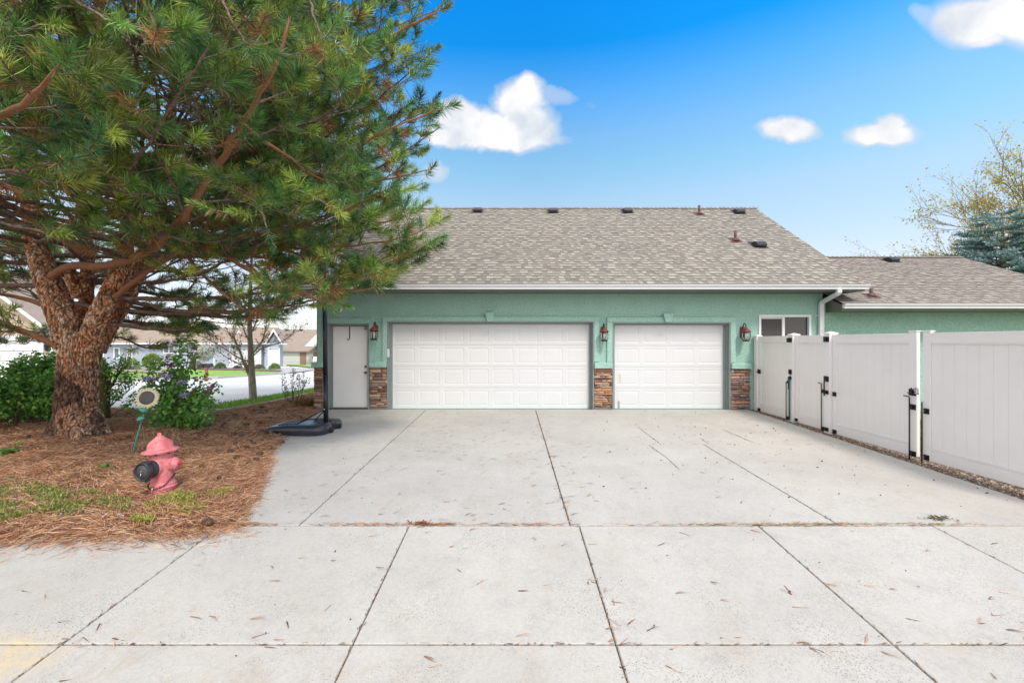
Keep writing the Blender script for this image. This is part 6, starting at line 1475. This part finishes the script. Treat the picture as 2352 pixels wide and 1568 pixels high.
# tan roofed house with stone
Yt = 74.
HLOC[0] = P(690, 845, Yt); th = thing('tan_house', 'far house with a big tan shingle roof, cream garage door and brown stone piers', 'house', HLOC[0]); gzt = P(0, 838, Yt).z
M_cream2 = mat('cream_siding', (.62, .63, .55), .7, .04, 2)
part(th, 'wall', M_cream2, lambda mb: mb.box(P(640,0,Yt).x, P(760,0,Yt).x, Yt, Yt + 12, gzt - 1, P(0,806,Yt).z))
part(th, 'roof', M_broof, lambda mb: roofp(mb, 555, 775, 806, 756.5, Yt - .6, 8))
part(th, 'garage_door', mat('cream_garage_door', (.70, .72, .62), .5), lambda mb: door_lines(mb, 648, 688, 809, 838, Yt)); part(th, 'garage_door', mat('cream_garage_door', (.7, .72, .62)), lambda mb: door_lines(mb, 704, 719, 813, 838, Yt, 4, 3))
part(th, 'stone_pier', mat('far_stone', (.42, .27, .18), .9, .4, 5, .4, 8, col2=(.25, .15, .10), stretch=(1, 1, 3)), lambda mb: (rect(mb, 690, 703.5, 808, 841, Yt, -.12, 0), rect(mb, 721, 735, 808, 825, Yt, -.12, 0)))
def wgab(mb):
    a, b, c, d = P(699, 795, Yt - 3), P(728, 766, Yt - 3), P(748, 766, Yt - 3), P(720, 795, Yt - 3); mb.prism([(a.x, a.z), (d.x, d.z), (c.x, c.z), (b.x, b.z)], 'y', Yt - 3, Yt + 3)
part(th, 'gable', mat('white_siding', (.72, .74, .74), .6), wgab)
for x in (657, 690): part(th, 'roof_vent', M_vent, lambda mb: rect(mb, x, x + 5, 756, 759, Yt + 7, -.3, .3))
# beige house on the near side
Yn = 25.; HLOC[0] = P(60, 873, Yn); nh = thing('beige_house', 'beige clapboard house with a wide white garage door beyond the green shrub', 'house', HLOC[0]); gzn = gz(0, Yn)
M_beige = mat('beige_clapboard', (.60, .47, .33), .7, .03, 2)
def clap(mb):
    a, p, b = P(-240, 757, Yn), P(-60, 625, Yn), P(120, 757, Yn); mb.box(a.x, b.x, Yn, Yn + 2.8, gzn - .5, a.z)
    mb.prism([(a.x, a.z + .002), (b.x, b.z + .002), (p.x, p.z)], 'y', Yn, Yn + 2.8)
    z = a.z - .1; k_ = 0
    while z < p.z - .3:
        f_ = max(0, (z - a.z) / (p.z - a.z)); xa, xb = a.x + (p.x - a.x)*f_ + .1, b.x + (p.x - b.x)*f_ - .1
        mb.prism([(Yn - .004, z), (Yn - .03, z), (Yn - .006, z + .145), (Yn - .004, z + .145)], 'x', xa, xb); z += .15
part(nh, 'wall', M_beige, clap)
def nroof(mb):
    a, p, b = P(-262, 765, Yn), P(-60, 618, Yn), P(138, 765, Yn)
    for q_ in (a, b): mb.add([(q_.x, Yn - .5, q_.z + .12), (p.x, Yn - .5, p.z + .12), (p.x, Yn + 2.9, p.z + .12), (q_.x, Yn + 2.9, q_.z + .12)], [(0,1,2,3)])
part(nh, 'roof', M_broof, nroof)
def nrake(mb):
    a, p, b = P(-262, 765, Yn), P(-60, 618, Yn), P(138, 765, Yn)
    for q_ in (a, b): mb.prism([(q_.x, q_.z + .115), (p.x, p.z + .115), (p.x, p.z - .12), (q_.x, q_.z - .10)], 'y', Yn - .52, Yn - .46)
part(nh, 'rake_trim', M_wt, nrake)
part(nh, 'garage_door', M_gd2, lambda mb: door_lines(mb, -110, 94, 783, 873, Yn, 4, 8)); part(nh, 'door_trim', M_wt, lambda mb: (rect(mb, 94.3, 102, 776, 873, Yn, -.08, -.03), rect(mb, -120, 102, 770, 782, Yn, -.085, -.032)))
part(nh, 'corner_trim', M_wt, lambda mb: rect(mb, 117, 122, 760, 873, Yn, -.07, -.001))
t = thing('porch_lantern', 'dark wall lantern beside the garage door of the beige house', 'lantern', P(112, 798, Yn - .1)); mb = MB(); mb.lathe([(.02, -.2), (.09, -.17), (.11, .08), (.15, .10), (.06, .22), (.01, .26)], 12, Matrix.Translation((0, -.1, 0))); mb.box(-.06, .06, -.02, .08, -.1, .2); mb.build('lantern_body', M_black, t)

# round clipped shrubs, one mesh of leaves over a twig core each
def ball_bush(x, y, w_, h_, Y, cols, label, nm='round_shrub', dens=1.0):
    rx = w_ / F * Y; hz_ = h_ / F * Y; base = P(x, y, Y); t = thing(nm, label, 'shrub', base, 0, None); n = int(2600 * dens)
    d = rdirs(n); d[:, 2] = np.abs(d[:, 2]); lump = 1 + .10*np.sin(d[:, 0]*7 + x) * np.cos(d[:, 2]*8) ; r_ = RN.uniform(.72, 1.03, n) * lump
    B = d * r_[:, None] * np.array([rx, rx * .9, hz_]); sz = max(.05, rx * .11)
    C = np.array(cols)[RN.integers(0, len(cols), n)] * RN.uniform(.7, 1.3, (n, 1)); V, T, C = leaves(B, unit(d + rdirs(n)*.6), np.full(n, sz), np.full(n, sz*.7), C); np_mesh('foliage', V, T, C, M_leaf, t)
    mb = MB()
    for i in range(9): a = rc.uniform(0, 6.3); mb.tube([(0, 0, 0), (rx*.4*math.cos(a), rx*.4*math.sin(a), hz_*.5), (rx*.8*math.cos(a), rx*.8*math.sin(a), hz_*.7)], [.03, .02, .01], 4, cap=False)
    mb.build('stems', M_stem, t)
YG = [(.22,.32,.03), (.30,.38,.04), (.16,.27,.03)]; GG = [(.20,.24,.13), (.26,.29,.17), (.14,.18,.09)]
ball_bush(304, 853, 17, 31, 42, YG, 'bright yellow green shrub in front of the blue house, between pine trunk and lilac')
ball_bush(350, 842, 19, 30, 46, YG, 'tall yellow green shrub behind the lilac top, under the blue house window', dens=1.2)
ball_bush(506, 849, 13, 16, 46, [(.13,.26,.03), (.20,.33,.04), (.09,.2,.03)], 'round mid green shrub at the foot of the white downspout')
ball_bush(545, 848.5, 9.5, 9, 46, GG, 'low grey green shrub in front of the wide garage door of the blue house')
ball_bush(570, 848, 5, 10, 46.5, YG, 'small yellow green shrub right beside the bare young trunk', dens=.5)
ball_bush(596, 850, 12.5, 13.5, 45.5, GG, 'grey green shrub directly behind the bare young tree, street side of the garage door')
ball_bush(631, 852, 14, 18, 44.5, [(.20,.33,.03), (.30,.42,.04), (.13,.26,.03)], 'largest round yellow green shrub in front of the single garage door')
ball_bush(456, 849, 10, 21, 45, [(.30,.20,.13), (.38,.30,.14), (.22,.15,.09), (.30,.32,.08)], 'brownish upright shrub next to the white blossoming tree', dens=.8)
# white blossoming tree
b0 = P(441, 853, 43); bt2 = thing('blossom_tree', 'small leaning tree covered in white blossom in front of the blue house', 'tree', b0); mb = MB(); mb.tube([(0, 0, 0), (.05, 0, .7), (.25, 0, 1.4), (.7, 0, 2.0), (1.2, 0, 2.3)], [.28, .24, .18, .10, .03], 8)
for i in range(14): a = rc.uniform(-1, 1.2); mb.tube([(.3, 0, 1.3), (.9 + a*.5, rc.uniform(-.5, .5), 1.5 + rc.uniform(-.4, .6)), (1.3 + a, rc.uniform(-.8, .8), 1.6 + rc.uniform(-.8, .9))], [.06, .04, .01], 4, cap=False)
mb.build('trunk', mat('dark_trunk', (.08, .06, .05), .9), bt2); n = 2600; d = rdirs(n) * np.cbrt(RN.random((n, 1))) * np.array([.85, .8, .85]) + np.array([1.25, 0, 1.75])
V, T, C = leaves(d, rdirs(n), np.full(n, .09), np.full(n, .08), np.where(RN.random((n, 1)) < .75, np.array([[.75, .75, .70]]), np.array([[.25, .34, .15]])) * RN.uniform(.8, 1.1, (n, 1))); np_mesh('crown', V, T, C, M_leaf, bt2)
# mailbox
mp = P(474, 874, 24.5); mp.z = gz(0, 24.5); t = thing('mailbox', 'black mailbox pair on a reddish wooden post at the far kerb', 'mailbox', mp); M_post = mat('red_cedar_post', (.42, .16, .09), .8, .2, 9)
mb = MB(); mb.box(-.06, .06, -.06, .06, -.1, .72); mb.box(-.26, .26, -.05, .05, .66, .715); mb.build('post', M_post, t, .006)
for x in (-.15, .14):
    mb = MB(); mb.prism([(x - .10, .717), (x + .10, .717), (x + .10, .84)] + [(x + .10*math.cos(a), .84 + .08*math.sin(a)) for a in np.linspace(.3, PI - .3, 7)] + [(x - .10, .84)], 'y', -.24, .24); mb.build('box', mat('mailbox_black', (.025, .027, .03), .35), t, .004)
mk = P(446, 915, 12.6); mk.z = gz(0, 12.6); t = thing('marker_post', 'short flat red marker post standing in the street edge behind the lilac', 'post', mk); mb = MB(); mb.prism([(-.055, 0), (.055, 0), (.055, .40), (.035, .44), (-.035, .44), (-.055, .40)], 'y', -.02, .02); mb.build('marker_panel', mat('marker_red', (.55, .035, .06), .5, .1, 8), t, .003)
# white pickup parked at the far house
Yc = 56.; c0 = P(729, 838, Yc); car = thing('parked_truck', 'white pickup truck parked at the far house, only its tail showing past the pier', 'truck', (c0.x, Yc, c0.z)); M_car = mat('car_white', (.78, .78, .78), .25)
mb = MB(); mb.prism([(-.55, .35), (-.6, .55), (-.6, 1.0), (1.35, 1.02), (1.4, 1.05), (1.75, 1.65), (3.0, 1.68), (3.5, 1.08), (4.6, .95), (4.75, .7), (4.75, .35)], 'y', 0, 1.8); mb.build('body', M_car, car, .06)
mb = MB(); mb.prism([(1.55, 1.10), (1.85, 1.58), (2.9, 1.60), (3.25, 1.10)], 'y', -.01, 1.81); mb.build('window', M_wg, car)
mb = MB(); mb.box(-.63, -.53, -.015, .28, .70, .98); mb.build('tail_light', mat('tail_red', (.5, .01, .01), .3), car, .02)
for x in (.45, 3.8):
    mb = MB(); mb.lathe([(.2, -.1), (.36, -.1), (.38, -.06), (.38, .1), (.2, .12)], 20, Matrix.Translation((x, .1, .38)) @ Ty); wh = mb.build('wheel', mat('tyre', (.02, .02, .02), .8), car); mb = MB(); mb.lathe([(.0, -.105), (.2, -.108), (.21, -.09)], 16, Matrix.Translation((x, .1, .38)) @ Ty); mb.build('rim', M_chrome, wh)
# kerb lines of the far street
mb = MB()
for pts in ([(180,881.5),(330,873.5),(500,868.5),(610,861),(664,857.5)],):
    q_ = [G(*p_) for p_ in pts]
    for a, b in zip(q_, q_[1:]): mb.add([(a[0], a[1], gz(*a) - .02), (b[0], b[1], gz(*b) - .02), (b[0], b[1], gz(*b) + .10), (a[0], a[1], gz(*a) + .10), (a[0], a[1] + .3, gz(*a) + .10), (b[0], b[1] + .3, gz(*b) + .10)], [(0,1,2,3), (3,2,5,4)])
structure(mb.build('far_kerb', concrete('kerb_concrete', (.5, .48, .45), .3, .2)))
# distant hills and neighbourhood roofs beyond, low on the horizon
mb = MB(); n = 60; vs = []
for i in range(n + 1):
    a = -1.25 + 2.5*i/n; x, y = 700*math.sin(a), 700*math.cos(a); h_ = 5 + 6*noise.noise(Vector((a*4, 0, 0))) + 3*noise.noise(Vector((a*15, 3, 0))); vs += [(x, y, -6), (x, y, h_), (x*1.3, y*1.3, -6)]
mb.add(vs, [f_ for i in range(n) for f_ in ((3*i, 3*i+3, 3*i+4, 3*i+1), (3*i+1, 3*i+4, 3*i+5, 3*i+2))]); structure(mb.build('hills', mat('hazy_hills', (.30, .33, .33), 1, .1, .02)))
